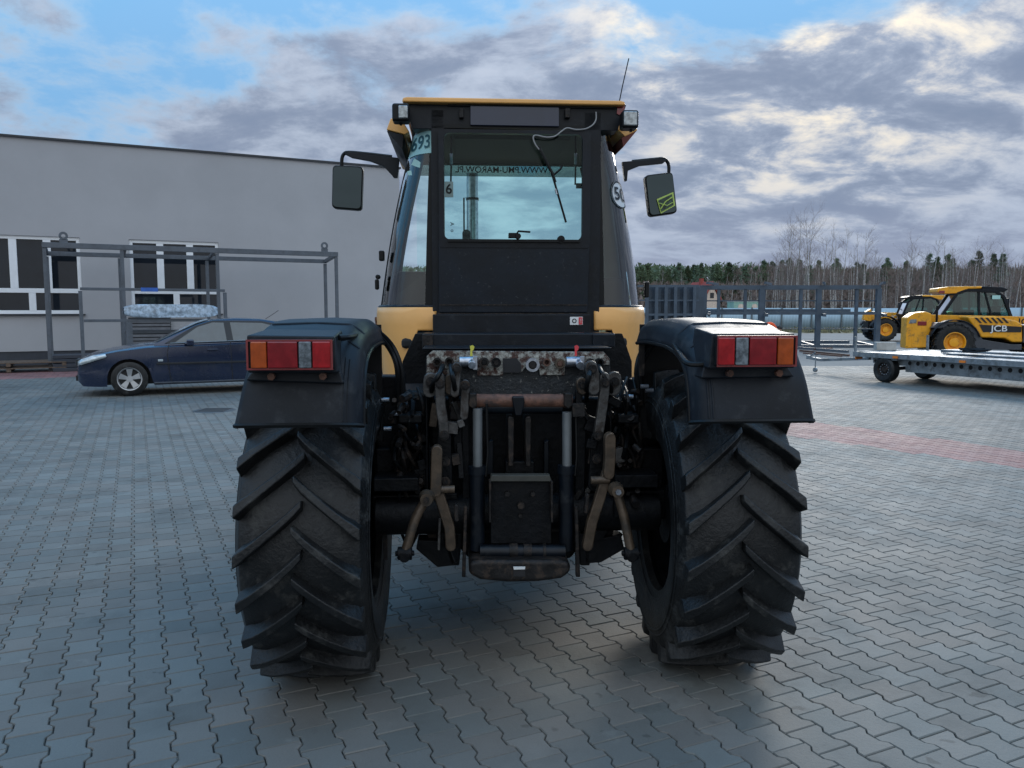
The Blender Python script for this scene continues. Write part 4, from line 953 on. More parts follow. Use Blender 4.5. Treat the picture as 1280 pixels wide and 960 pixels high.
def socket(cx, cy, r, m1_, m2_, out=.035):
    px, py = q(cx, cy); c = T(px, py, .035); rr = r / 3 * .0036
    b = MB(); b.lathe([(-out, rr * .62), (-out, rr), (0, rr), ], 24, 'y', c); b.lathe([(-out, rr * .62), (-.004, rr * .55), (-.004, 0)], 24, 'y', c); s_ = b.done('coupling', M[m1_], hp, ang=40)
    if m2_: b = MB(); b.lathe([(-out - .003, 0), (-out - .003, rr * .5), (-out + .006, rr * .62)], 20, 'y', c); b.done('coupling_cap', M[m2_], s_)
for a_ in ((140, 97, 17, 'worn', None), (185, 95, 17, 'worn', None), (315, 97, 18, 'worn', 'chassis'), (360, 98, 18, 'chassis', 'worn'), (495, 107, 26, 'silver', 'worn'), (548, 97, 15, 'rust2', None), (597, 102, 19, 'brown', 'rust2'), (712, 98, 15, 'worn', None), (745, 98, 16, 'chassis', None)): socket(*a_)
for cx in (252, 648):
    b = MB(); c = T(*q(cx, 95), .03); b.cyl(c + Vector((-.035, -.03, 0)), c + Vector((.035, -.03, 0)), .024, n=16); b.cyl(c + Vector((.02, -.03, 0)), c + Vector((.02, -.09, -.012)), .017, n=14); b.box(c + Vector((.035, -.03, -.005)), (.02, .05, .06)); b.done('quick_coupling', M['silver'], hp, bevel=.002)
for cx, m_, nm in ((268, 'tagy', 'yellow_tag'), (660, 'tagr', 'red_tag')):
    b = MB(); b.prism([T(*q(cx + dx_, y_), -.02) for dx_, y_ in ((-5, 75), (-4, 50), (-6, 38), (4, 34), (11, 40), (8, 52), (3, 56), (4, 75))], (0, .006, 0)); b.done(nm, M[m_], hp)
# cross shaft
a_, c_ = T(*q(262, 243), -.05), T(*q(645, 243), -.05)
b = MB(); b.cyl(a_, c_, .031, n=20); xs_ = b.done('cross_shaft', M['rust2'], tr)
b = MB(); b.cyl(a_ + Vector((.04, .012, -.03)), c_ + Vector((-.04, .012, -.03)), .030, n=16); b.prism([T(*q(x, y), -.10) for x, y in ((420, 228), (466, 228), (468, 250), (456, 300), (432, 300), (422, 250))], (0, .08, 0)); b.done('shaft_bracket', M['black'], xs_, bevel=.006)
for cx in (273, 632): b = MB(); b.prism([T(*q(cx + dx_, y_), -.11) for dx_, y_ in ((-14, 215), (14, 215), (16, 262), (0, 275), (-16, 262))], (0, .1, 0)); b.done('shaft_ear', M['worn'], xs_, bevel=.006)
# top link cheeks
for x0, x1 in ((405, 428), (470, 492)):
    b = MB(); qpoly(b, [(x0, 312), (x0 + 4, 302), (x1 - 4, 302), (x1, 312), (x1 - 2, 490), (x0 + 2, 490)], -.06, .16); b.done('top_link_cheek', M['worn'], tr, bevel=.005)
b = MB(); qpoly(b, [(395, 470), (505, 470), (505, 520), (395, 520)], .0, .1); b.done('top_link_base', M['chassis'], tr, bevel=.008)
# lift cylinders
for x0, x1, y0, y1, bx0, bx1 in ((277, 305, 272, 492, 262, 316), (612, 640, 285, 490, 592, 655)):
    cx = (x0 + x1) / 2
    b = MB(); p0, p1 = T(*q(cx, y0), -.10), T(*q(cx, y1), -.10); b.cyl(p0, p1, .021, n=20); b.done('cylinder_rod', M['chrome'], tr)
    p2 = T(*q((bx0 + bx1) / 2, 800), -.10); p1 = T(*q((bx0 + bx1) / 2, y1), -.10)
    b = MB(); b.cyl(p1, p2, .034, n=24); b.cyl(p1 + Vector((0, 0, -.03)), p1 + Vector((0, 0, .006)), .040, n=24); b.done('cylinder_barrel', M['black'], tr)
    b = MB(); b.tube([p0 + Vector((.04, .01, .02)), p0 + Vector((.045, -.005, -.2)), p1 + Vector((.038, -.01, -.04))], .006, 6); b.done('oil_line', M['trim'], tr)
# upright plates either side
for pts in ([(230, 170), (258, 165), (262, 780), (236, 780)], [(660, 275), (700, 270), (690, 650), (672, 780), (655, 780)], [(200, 380), (232, 340), (232, 420), (205, 450)], [(95, 150), (103, 150), (106, 640), (98, 640)], [(786, 190), (794, 190), (796, 560), (788, 560)]):
    b = MB(); qpoly(b, pts, -.02, .12); b.done('upright_plate', M['chassis'], tr, bevel=.004)
for pts, yl in (([(240, 640), (252, 640), (246, 905), (232, 905)], -.16), ([(656, 640), (668, 640), (676, 905), (660, 905)], -.16)):
    b = MB(); qpoly(b, pts, yl, .025); b.done('check_bar', M['worn'], tr, bevel=.004)
# lift arms: stack of round ended links
def link(pts, w, yl, m_='link', name='lift_link', dep=.035):
    """flat link with rounded ends through the given zoom points"""
    P = [T(*q(x, y), yl) for x, y in pts]; rr = w * (1.22 if m_ == 'link' else 1) / 3 * .0036 / 2; out_l, out_r = [], []
    for i, p in enumerate(P):
        d = (P[min(i + 1, len(P) - 1)] - P[max(i - 1, 0)]).normalized(); nn_ = Vector((-d.z, 0, d.x)); out_l.append(p + nn_ * rr); out_r.append(p - nn_ * rr)
    d0 = (P[0] - P[1]).normalized(); d1 = (P[-1] - P[-2]).normalized()
    cap = lambda c, d: [c + (Matrix.Rotation(a, 3, 'Y') @ d) * rr for a in [math.pi * k / 6 for k in range(1, 6)]]
    c0_ = cap(P[0], Matrix.Rotation(-math.pi / 2, 3, 'Y') @ d0); c1_ = cap(P[-1], Matrix.Rotation(-math.pi / 2, 3, 'Y') @ d1)
    # order the outline consistently
    if (out_l[0] - c0_[-1]).length > (out_l[0] - c0_[0]).length: c0_ = c0_[::-1]
    if (out_r[-1] - c1_[-1]).length < (out_r[-1] - c1_[0]).length: pass
    else: c1_ = c1_[::-1]
    b = MB(); b.prism(c0_ + out_l + (c1_ if (out_l[-1] - c1_[0]).length < (out_l[-1] - c1_[-1]).length else c1_[::-1]) + out_r[::-1], (0, dep, 0)); return b.done(name, M[m_], tr, bevel=.006)
link([(115, 165), (112, 205)], 44, -.06, 'link'); link([(148, 155), (150, 205), (152, 260), (162, 330), (165, 375)], 30, -.12, 'link')
link([(185, 160), (185, 205)], 32, -.08, 'brown'); link([(213, 115), (210, 160), (205, 215)], 26, -.13, 'link'); link([(245, 180), (243, 260), (240, 300)], 26, -.10, 'link')
link([(805, 160), (802, 200)], 44, -.06, 'link'); link([(768, 155), (768, 200), (762, 260), (752, 330), (745, 375)], 30, -.12, 'link')
link([(718, 115), (726, 150), (728, 200)], 36, -.13, 'link'); link([(682, 175), (686, 200)], 40, -.11, 'brown'); link([(672, 210), (672, 260), (680, 300)], 26, -.09, 'chassis')
link([(165, 370), (168, 460), (172, 560)], 50, -.08, 'chassis', dep=.06); link([(742, 380), (738, 460), (730, 560)], 50, -.08, 'chassis', dep=.06)
for x0_, y0_, x1_, y1_, yl_ in ((160, 112, 120, 240, -.10), (190, 110, 205, 250, -.14), (715, 112, 700, 240, -.15), (745, 112, 790, 250, -.08)):
    b = MB(); b.tube(smooth([T(*q(x0_, y0_), .0), T(*q((x0_ * .7 + x1_ * .3), y0_ + 30), yl_ - .03), T(*q(x1_, (y0_ + y1_) / 2 + 15), yl_), T(*q(x1_, y1_), .06)], 5), .011, 8); b.done('hydraulic_hose', M['trim'], tr)
for x_, y_, yl_ in ((115, 172, -.07), (150, 180, -.13), (165, 372, -.13), (213, 122, -.14), (243, 185, -.11), (805, 172, -.07), (768, 175, -.13), (745, 372, -.13), (720, 125, -.14), (684, 182, -.12), (170, 470, -.09), (738, 460, -.09), (170, 545, -.09), (734, 545, -.09)):
    c = T(*q(x_, y_), yl_); b = MB(); b.cyl(c, c + Vector((0, -.022, 0)), .014, n=6); b.cyl(c, c + Vector((0, -.008, 0)), .022, n=14); b.done('pin', M['worn'], tr)
# brown levers and struts
def rod(pts, r, m_, name, n=12):
    b = MB(); b.tube(smooth([T(*q(x, y), yl) for x, y, yl in pts], 4), r, n); return b.done(name, M[m_], tr)
link([(138, 432), (136, 500), (134, 585)], 40, -.22, 'brown', 'lift_lever', .05); link([(138, 575), (160, 640), (185, 720), (190, 790)], 38, -.20, 'brown', 'lift_lever', .04)
link([(790, 385), (790, 450), (785, 520)], 40, -.22, 'brown', 'lift_lever', .05); link([(780, 515), (755, 600), (722, 700), (705, 790)], 38, -.20, 'brown', 'lift_lever', .04)
rod([(100, 610, -.24), (60, 680, -.26), (22, 800, -.28)], .020, 'brown', 'stay_bar'); rod([(815, 590, -.24), (840, 680, -.26), (864, 800, -.28)], .020, 'brown', 'stay_bar')
for cx, cy in ((100, 608), (812, 578)):
    c = T(*q(cx, cy), -.25); b = MB(); b.lathe([(-.035, .012), (-.035, .026), (.02, .034), (.035, .03)], 20, 'y', c); b.done('ball_joint', M['brown'], tr)
    b = MB(); b.cyl(c + Vector((0, -.045, 0)), c + Vector((0, -.03, 0)), .013, n=6); b.done('joint_nut', M['silver' if cx > 400 else 'worn'], tr)
for cx, cy in ((18, 815), (866, 815)):
    c = T(*q(cx, cy), -.28); b = MB(); b.cyl(c + Vector((-.03, 0, 0)), c + Vector((.03, 0, 0)), .028, n=14); b.cyl(c + Vector((0, -.03, -.01)), c + Vector((0, .03, -.01)), .022, n=12); b.cyl(c + Vector((-.04, 0, .0)), c + Vector((.04, 0, .0)), .012, n=8); b.done('stay_end', M['chassis'], tr, bevel=.003)
for cx, cy in ((170, 575), (750, 540)):
    c = T(*q(cx, cy), -.2); b = MB(); b.cyl(c + Vector((-.04, 0, 0)), c + Vector((.04, 0, 0)), .017, n=12); b.done('lever_pin', M['brown'], tr)
link([(210, 640), (212, 690)], 16, -.2, 'worn', 'clip'); link([(705, 600), (698, 660)], 14, -.2, 'worn', 'clip')
# pick-up hitch box
b = MB(); qpoly(b, [(340, 545), (568, 545), (568, 780), (340, 780)], -.12, .05); bx = b.done('hitch_box', M['chassis'], tr, bevel=.004)
b = MB(); qpoly(b, [(342, 523), (562, 523), (568, 546), (338, 546)], -.15, .05); b.done('hitch_ledge', M['ledge'], bx, bevel=.003)
for x0 in (334, 566): b = MB(); qpoly(b, [(x0, 545), (x0 + 8, 545), (x0 + 8, 700), (x0, 700)], -.17, .06); b.done('hitch_cheek', M['worn'], bx, bevel=.002)
for cx, cy, r in ((402, 590, 10), (497, 590, 9), (453, 633, 14), (450, 672, 7)): b = MB(); c = T(*q(cx, cy), -.12); b.cyl(c, c + Vector((0, -.02, 0)), r * .0012, n=6); b.done('bolt', M['worn'], bx)
a_, c_ = T(*q(300, 808), -.15), T(*q(618, 808), -.15)
b = MB(); b.cyl(a_, c_, .030, n=20); ls = b.done('lower_shaft', M['black'], tr)
for x0, x1 in ((410, 440), (463, 492), (535, 545)): a_, c_ = T(*q(x0, 808), -.15), T(*q(x1, 808), -.15); b = MB(); b.cyl(a_, c_, .036, n=20); b.done('shaft_collar', M['worn'], ls)
b = MB(); qpoly(b, [(258, 848), (300, 842), (600, 842), (640, 850), (640, 890), (605, 912), (520, 924), (400, 926), (300, 916), (258, 895)], -.24, .22); db = b.done('drawbar_head', M['worn'], tr, bevel=.02, seg=3)
b = MB(); qpoly(b, [(425, 866), (470, 866), (470, 902), (425, 902)], -.245, .01); b.done('drawbar_slot', M['room'], db)
b = MB(); qpoly(b, [(425, 866), (470, 866), (468, 875), (427, 876)], -.249, .006); b.done('slot_pin', M['white'], db)
for pts in ([(95, 590), (215, 590), (225, 790), (150, 800), (120, 700)], [(690, 590), (800, 590), (800, 700), (760, 770), (690, 790)], [(66, 765), (185, 770), (215, 860), (140, 868), (60, 800)], [(690, 770), (830, 745), (842, 800), (755, 850), (692, 855)], [(180, 740), (235, 740), (222, 862), (190, 862)], [(668, 740), (720, 740), (712, 862), (676, 862)]):
    b = MB(); qpoly(b, pts, -.02, .10); b.done('side_wing', M['chassis'], tr, bevel=.006)
# dark gearbox mass behind the linkage
b = MB(); qpoly(b, [(110, 228), (780, 228), (770, 560), (700, 760), (640, 840), (260, 840), (190, 760), (110, 560)], .14, .4); b.done('gearbox', M['chassis'], tr, bevel=.02)
for pts in ([(325, 400), (350, 390), (350, 520), (325, 520)], [(540, 400), (558, 390), (558, 520), (540, 520)]): b = MB(); qpoly(b, pts, .05, .05); b.done('rib_plate', M['black'], tr, bevel=.004)
rb2 = random.Random(17)
for k in range(46):
    sg = -1 if k % 2 else 1; cxq = (150 if sg < 0 else 740) + rb2.uniform(-75, 85); cyq = rb2.uniform(230, 760); yl_ = rb2.uniform(-.10, .10)
    b = MB(); c = T(*q(cxq, cyq), yl_)
    if rb2.random() < .5: b.box(c, (rb2.uniform(.02, .06), rb2.uniform(.02, .05), rb2.uniform(.03, .12)), Matrix.Rotation(rb2.uniform(-.5, .5), 3, 'Y'))
    else: b.bar(c, c + Vector((rb2.uniform(-.06, .06), rb2.uniform(-.05, .05), rb2.uniform(-.16, -.05))), rb2.uniform(.012, .028))
    b.done('bracket', M[rb2.choice(['worn', 'chassis', 'chassis', 'link', 'brown'])], tr, bevel=.003)
# hoses, unions and small fittings round the linkage
rng = random.Random(5)
def hose(pts, r=.010, m_='trim'): b = MB(); b.tube(smooth([T(*p) for p in pts], 5), r, 8); return b.done('hose', M[m_], tr)
hose([(455, 408, -.2), (472, 415, .0), (488, 430, .1), (498, 450, .1), (503, 475, .1), (503, 520, .1)], .013); hose([(458, 412, -.2), (474, 421, .0), (488, 438, .08), (496, 460, .08), (498, 500, .1), (500, 545, .1)], .011)
hose([(842, 412, -.2), (818, 420, .0), (802, 440, .1), (796, 462, .1), (797, 490, .1), (797, 540, .1)], .013); hose([(846, 414, -.2), (822, 426, .0), (806, 448, .08), (801, 470, .08), (803, 510, .1)], .010)
hose([(835, 413, -.3), (842, 430, -.5), (852, 446, -.75), (862, 455, -.84), (884, 455, -.86)], .010); hose([(455, 409, -.3), (448, 417, -.5), (438, 421, -.8), (424, 422, -.86)], .010)
for k in range(34):
    sg = -1 if k % 2 else 1; c0x = 511 if sg < 0 else 782; x = c0x + rng.uniform(-16, 14); y = rng.uniform(470, 600)
    hose([(x, y, .12), (x + rng.uniform(-8, 8), y + 25, .05 + rng.uniform(-.1, .1)), (x + rng.uniform(-20, 20), y + 55, .1), (x + rng.uniform(-10, 10), y + 90, .15)], rng.uniform(.006, .011), rng.choice(['trim', 'chassis', 'worn']))
b = MB()
for k in range(80):
    sg = -1 if k % 2 else 1; c0x = 511 if sg < 0 else 782; x = c0x + rng.uniform(-22, 18); y = rng.uniform(490, 650)
    c = T(x, y, rng.uniform(-.05, .15)); d = Vector((rng.uniform(-1, 1), -1.2, rng.uniform(-1, 1))).normalized()
    b.cyl(c, c + d * rng.uniform(.02, .06), rng.uniform(.007, .02), n=8)
tag(b.done('unions', M['worn'], tr), kind='stuff')
for x0, y0, x1, y1, yl in ((468, 470, 505, 560, .18), (470, 560, 520, 615, .12), (790, 475, 815, 560, .2), (785, 560, 830, 610, .12), (465, 618, 533, 650, .0), (785, 612, 835, 650, .0), (497, 518, 528, 530, -.02), (772, 518, 800, 530, -.02)):
    b = MB(); b.pbox(x0, y0, x1, y1, yl, .12); b.done('bracket', M['chassis'], tr, bevel=.01)
for x0, y0, x1, y1 in ((479, 655, 484, 700), (799, 430, 806, 470)): b = MB(); b.pbox(x0, y0, x1, y1, .05, .02); b.done('bracket', M['worn'], tr)
for x, y, yl in ((481, 500, .05), (484, 536, .05), (497, 517, .0), (805, 483, -.05), (811, 488, -.05), (786, 496, .0)):
    c = T(x, y, yl); b = MB(); b.cyl(c + Vector((-.015, 0, 0)), c + Vector((.02, 0, .0)), .010, n=8); b.done('bolt', M['silver'], tr)
# ------------------------------------------------------------ steel frame stack on the right
random.seed(21)
YF = 34.8
f0, f1 = AT(880, 357, YF), AT(1099, 357, YF)
rf = empty('open_steel_frame', (f0.x, YF, 0), R(-1)); tag(rf, 'long low blue grey welded steel grid lying in the yard before the pale fence', 'steel frame')
Lf = f1.x - f0.x; ht = AT(1000, 359, YF).z; dz_ = lambda y: AT(1000, y, YF).z
def rb_(a, c, s, nm='rail', m='steelb'): return MB().bar(a, c, s).done(nm, M[m], rf)
for z, s, nm in ((ht, .16, 'top_rail'), (dz_(391.5), .13, 'middle_rail'), (dz_(433), .16, 'bottom_rail')): rb_((-.2, 0, z), (Lf, 0, z), s, nm)
for z in (dz_(376), dz_(411)): rb_((0, .05, z), (Lf, .05, z), .05, 'thin_rail')
for z, s, nm in ((ht + .02, .14, 'top_rail'), (dz_(388), .12, 'middle_rail'), (.14, .14, 'bottom_rail')): rb_((-.5, 2.4, z), (Lf - .3, 2.4, z), s, nm)
for px in (880, 898, 931, 951, 1000, 1022, 1069, 1096):
    x = AT(px, 390, YF).x - f0.x; w = .20 if px in (880, 951, 1022, 1096) else .12
    rb_((x, .02, .12), (x, .02, ht - .08), w, 'post')
for px in (891, 975, 1046):
    x = AT(px, 390, YF).x - f0.x; rb_((x, 2.4, .12), (x, 2.4, ht - .06), .08, 'post')
for px in (880, 951, 1022, 1096):
    x = AT(px, 390, YF).x - f0.x
    rb_((x, .1, dz_(433)), (x + .1, 2.33, .14), .1, 'cross_rail'); rb_((x, -.5, ht + .17), (x + 1.15, 2.5, ht + .21), .10, 'loose_tube'); rb_((x + .1, -.5, dz_(394)), (x + .75, 2.3, dz_(391)), .12, 'cross_rail')
s0, s1 = AT(806, 357, 33.2), AT(880, 357, 33.2)
sk = empty('stacked_steel_panels', (s0.x, 33.2, 0), 0); tag(sk, 'dense upright stack of blue grey steel panels just right of the tractor cab', 'steel panels')
Ls = s1.x - s0.x - .1
for r_ in range(4):
    yo = r_ * .28; xo = r_ * .17
    for z in (ht, dz_(393), .15, dz_(376)): MB().bar((xo - .3, yo, z + r_ * .01), (Ls - .1 + xo * .3, yo, z + r_ * .01), .09 if z != dz_(376) else .05).done('rail', M['steelb'], sk)
    for k in range(6): x = .1 + xo + k * Ls / 6; MB().bar((x, yo + .01, .1), (x, yo + .01, ht - .03), .13).done('post', M['steelb'], sk)
# loose bars on the ground
for k, (a, c, m_, w) in enumerate((((995, 436), (1060, 441), 'steel', .09), ((1000, 440), (1061, 446), 'rust2', .07), ((1010, 433), (1062, 434.5), 'steel', .09), ((1004, 443), (1052, 447), 'rust2', .05), ((1018, 438), (1040, 436.5), 'rust2', .06))):
    p0, p1 = G(*a), G(*c); b = MB(); b.bar(p0 + Vector((0, 0, .05)), p1 + Vector((0, 0, .05)), w)
    o = b.done('steel_bar', M[m_]); tag(o, ['longest grey steel bar on the paving left of the trailer drawbar', 'rust brown steel bar, the nearest long one before the grid frame', 'grey steel bar lying farthest back beside the grid frame', 'thin rust brown bar just in front of the long brown one', 'short rust brown bar lying crosswise between the grey bars'][k], 'steel bar', 'steel bars lying on the paving')

# ------------------------------------------------------------ pale fence
fe = empty('pale_blue_fence', (0, 67, 0)); tag(fe, 'long pale blue sheet metal fence across the back of the yard', 'fence')
fz = AT(1000, 385, 67).z
xs0 = -70; k = 0; pm = None
while xs0 < 90:
    w = 2.5
    if pm is None:
        b = MB(); n = 20; vs = []
        for i in range(n + 1):
            x = w * i / n; y = .02 * (1 if (i // 1) % 2 else -1); vs += [(x, y, .12), (x, y, fz)]
        b.add(vs, [(2 * i, 2 * i + 1, 2 * i + 3, 2 * i + 2) for i in range(n)]); pm = b.done('fence_sheet', M['fence'], fe, solid=.01); pm.location = (xs0, 0, 0)
        pp = MB().bb(-.05, -.09, 0, .05, -.03, fz + .06).done('post', M['post'], fe); pp.location = (xs0, 0, 0)
    else:
        for src in (pm, pp): o = src.copy(); sc.collection.objects.link(o); o.location = (xs0, 0, random.uniform(-.03, .03) if src is pm else 0)
    xs0 += w; k += 1
b = MB(); b.bb(-70, -.02, -.3, 90, .1, .10); b.done('base_strip', M['stone'], fe)
# grass verge
vv, ff = [], []
for k in range(9000):
    x = random.uniform(-50, 70); y = random.uniform(57, 66.5); h = random.uniform(.06, .28) * (1.3 if random.random() < .2 else 1); a = random.uniform(0, 3.14); w = random.uniform(.05, .16)
    i = len(vv); vv += [(x - w * math.cos(a), y - w * math.sin(a), -.01), (x + w * math.cos(a), y + w * math.sin(a), -.01), (x + random.uniform(-.1, .1), y, h)]; ff.append((i, i + 1, i + 2))
tag(raw('grass_verge', vv, ff, M['grass']), 'rough dry grass verge along the foot of the pale blue fence', 'grass', kind='stuff')

# ------------------------------------------------------------ house, cabins, worker
YH = 92
h0, h1 = AT(883, 388, YH), AT(896, 388, YH); hx = (h0.x + h1.x) / 2
hs = empty('red_roofed_house', (hx, YH, 0), R(20)); tag(hs, 'small pink house with steep red roof seen beyond the fence', 'house')
b = MB(); b.prism([(-.9, 0, 0), (.9, 0, 0), (.9, 0, 3.0), (0, 0, 4.5), (-.9, 0, 3.0)], (0, 4, 0)); b.done('wall', M['house'], hs)
for sg in (-1, 1): b = MB(); b.prism([(sg * 1.15, -.2, 2.75), (0, -.2, 4.72), (0, -.2, 4.9), (sg * 1.2, -.2, 2.95)], (0, 4.4, 0)); b.done('roof', M['roofr'], hs)
b = MB(); b.bb(-.25, -.04, 3.0, .25, -.01, 3.6); b.done('window', M['wglass'], hs)
b = MB(); b.bb(-.2, 2, 4.3, .2, 2.4, 5.3); b.done('chimney', M['roofr'], hs)
h2 = AT(868, 380, 96); hs2 = empty('red_shed_roof', (h2.x, 96, 0), 0); tag(hs2, 'dark red gabled shed glimpsed left of the pink house', 'shed')
b = MB(); b.prism([(-1.3, 0, 0), (1.3, 0, 0), (1.3, 0, 2.2), (-1.3, 0, 2.2)], (0, 3, 0)); b.done('wall', M['house'], hs2); b = MB(); b.prism([(-1.5, -.2, 2.2), (1.5, -.2, 2.2), (.6, -.2, 3.4)], (0, 3.4, 0)); b.done('roof', M['roofr'], hs2)
for k, (x0, x1) in enumerate(((917, 931), (933, 949))):
    a, c = AT(x0, 385, 80), AT(x1, 377, 80); cb = empty('mint_cabin', ((a.x + c.x) / 2, 80, 0)); w = (c.x - a.x) / 2
    tag(cb, ['mint green site cabin behind the fence, nearer the pink house', 'mint green site cabin with round vents, farther from the pink house'][k], 'cabin', 'site cabins behind the fence')
    MB().bb(-w, 0, 0, w, 2.4, c.z).done('wall', M['hut'], cb); MB().bb(-w - .05, -.05, c.z + .002, w + .05, 2.45, c.z + .08).done('roof', M['white'], cb)
    b = MB(); b.cyl((w * .3, -.03, c.z - .5), (w * .3, -.001, c.z - .5), .28, n=16); b.done('vent', M['house'], cb)
# the worker bending over beside the frame
PY = 31.5; pc = AT(960, 408, PY)
pe = empty('person', (pc.x, PY, 0), R(0)); tag(pe, 'worker in orange jacket bending low beside the steel grid, head to the right', 'person')
def skin(name, verts, edges, m, parent, lv=2):
    me = bpy.data.meshes.new(name); me.from_pydata([v[:3] for v in verts], edges, []); me.materials.append(m)
    o = bpy.data.objects.new(name, me); sc.collection.objects.link(o); o.parent = parent
    sk_ = o.modifiers.new('skin', 'SKIN'); 
    lay = me.skin_vertices[0] if len(me.skin_vertices) else None
    if lay is None:
        import bmesh
        bm_ = bmesh.new(); bm_.from_mesh(me); bm_.verts.layers.skin.verify(); bm_.to_mesh(me); bm_.free(); lay = me.skin_vertices[0]
    for i, v in enumerate(verts): lay.data[i].radius = (v[3], v[3] * (v[4] if len(v) > 4 else 1)); lay.data[i].use_root = (i == 0)
    q_ = o.modifiers.new('sub', 'SUBSURF'); q_.levels = lv; q_.render_levels = lv
    for p in me.polygons: p.use_smooth = True
    return o
# body: pelvis, spine bent forward to +x, head, arms down, legs
body = skin('body', [(-.20, 0, .86, .14, 1.1), (-.05, 0, .98, .13), (.12, 0, 1.02, .14), (.24, 0, .98, .13), (.33, 0, .93, .065), (.38, 0, .90, .06),
    (.22, -.17, .95, .06), (.26, -.20, .72, .05), (.34, -.16, .50, .038), (.37, -.15, .42, .03), (.22, .17, .95, .06), (.26, .20, .72, .05), (.34, .16, .50, .038), (.37, .15, .42, .03),
    (-.20, -.10, .80, .09), (-.10, -.13, .46, .065), (-.16, -.13, .09, .045), (-.05, -.14, .04, .04), (-.20, .10, .80, .09), (-.04, .13, .46, .065), (-.12, .13, .09, .045), (0, .14, .04, .04)],
    [(0, 1), (1, 2), (2, 3), (3, 4), (4, 5), (3, 6), (6, 7), (7, 8), (8, 9), (3, 10), (10, 11), (11, 12), (12, 13), (0, 14), (14, 15), (15, 16), (16, 17), (0, 18), (18, 19), (19, 20), (20, 21)], M['cloth'], pe)
jk = skin('jacket', [(-.14, 0, .92, .155), (-.03, 0, .99, .155), (.12, 0, 1.03, .165), (.25, 0, .98, .145), (.22, -.17, .95, .075), (.26, -.20, .73, .062), (.33, -.165, .54, .05), (.22, .17, .95, .075), (.26, .20, .73, .062), (.33, .165, .54, .05)],
    [(0, 1), (1, 2), (2, 3), (3, 4), (4, 5), (5, 6), (3, 7), (7, 8), (8, 9)], M['hiviz'], pe)
b = MB(); b.lathe([(-.12, .0), (-.10, .06), (-.04, .095), (.03, .098), (.09, .07), (.12, 0)], 16, 'z', (.44, 0, .86)); b.done('head', M['skin'], pe, ang=80)
b = MB(); b.lathe([(-.02, .10), (.03, .108), (.09, .085), (.13, 0)], 16, 'z', (.45, 0, .88)); b.done('hair', M['hair'], pe, ang=80)
for sg in (-1, 1):
    b = MB(); 
    for k in range(5): b.tube([(.37 + .005 * k, sg * .15 + (k - 2) * .016, .42), (.385 + .006 * k, sg * .15 + (k - 2) * .019, .37), (.39, sg * .15 + (k - 2) * .019, .335 + (.02 if k in (0, 4) else 0))], .009, 6)
    b.box((.375, sg * .15, .425), (.03, .08, .06)); b.done('hand', M['skin'], pe)

# ------------------------------------------------------------ trailer
tp = Vector((8.28, 17.78, 0)); ud = Vector((.40, -.917, 0)).normalized()     # towards the viewer's right
tl = empty('flatbed_trailer', tp, math.atan2(ud.y, ud.x)); tag(tl, 'low galvanised flatbed trailer with holed side beams at the right edge', 'trailer')
# local +x = along towards the rear (right), +y = across, away from the camera
W, ZD, X0, X1 = 2.35, .64, -.80, 6.2
for k in range(5):
    y0 = k * W / 5; b = MB(); b.bb(X0, y0 + .004, ZD - .035, X1, y0 + W / 5 - .004, ZD + (.004 if k % 2 else 0)); b.done('deck_plank', M['galv'], tl, bevel=.003)
b = MB(); b.bb(X0, -.04, ZD - .10, X1, -.001, ZD + .012); b.bb(X0, W + .001, ZD - .10, X1, W + .04, ZD + .012); b.bb(X0 - .05, -.04, ZD - .11, X0 - .001, W + .04, ZD + .02); b.done('deck_edge', M['galv'], tl, bevel=.004)
def holed(y):
    # plate with round holes as geometry
    b = MB(); z0, z1 = .27, .525; xx = .42; hr_, zc = .047, .455; step = .205; n = 16
    b.bb(xx - .45, y, z0 + .12, xx - .0, y + .006, z1)
    while xx < X1 - .3:
        ring_ = [(xx + step / 2 + hr_ * math.cos(2 * math.pi * i / n), zc + hr_ * math.sin(2 * math.pi * i / n)) for i in range(n)]
        sq = []
        for i in range(n):
            a = 2 * math.pi * i / n; c, s = math.cos(a), math.sin(a); m_ = max(abs(c), abs(s)); hx, hz = step / 2, (z1 - zc)
            sq.append((xx + step / 2 + hx * c / m_, zc + (hz if True else 0) * s / m_))
        vs = [(x, y, z) for x, z in ring_] + [(x, y, z) for x, z in sq] + [(x, y + .004, z) for x, z in ring_]
        b.add(vs, [(i, (i + 1) % n, n + (i + 1) % n, n + i) for i in range(n)] + [(i, (i + 1) % n, 2 * n + (i + 1) % n, 2 * n + i) for i in range(n)])
        zl = 2 * zc - z1
        b.add([(xx, y, z0), (xx + step, y, z0), (xx + step, y, zl), (xx, y, zl)], [(0, 1, 2, 3)])
        xx += step
    b.bb(.42, y + .001, z0 - .012, X1 - .3, y + .06, z0 - .001); b.bb(.42, y + .061, z0, X1 - .3, y + .066, z1)
    return b.done('side_beam', M['galv'], tl)
b = MB(); b.bb(.43, .19, .285, X1 - .3, .205, .52); b.done('hole_shade_sheet', M['room'], tl)  # near-black sheet behind the holes, its colour stands for the shade inside
holed(.18); holed(W - .22)
for x in (-.1, 1.6, 3.2): MB().bb(x, .24, .42, x + .08, W - .2, .52).done('cross_member', M['galv'], tl)
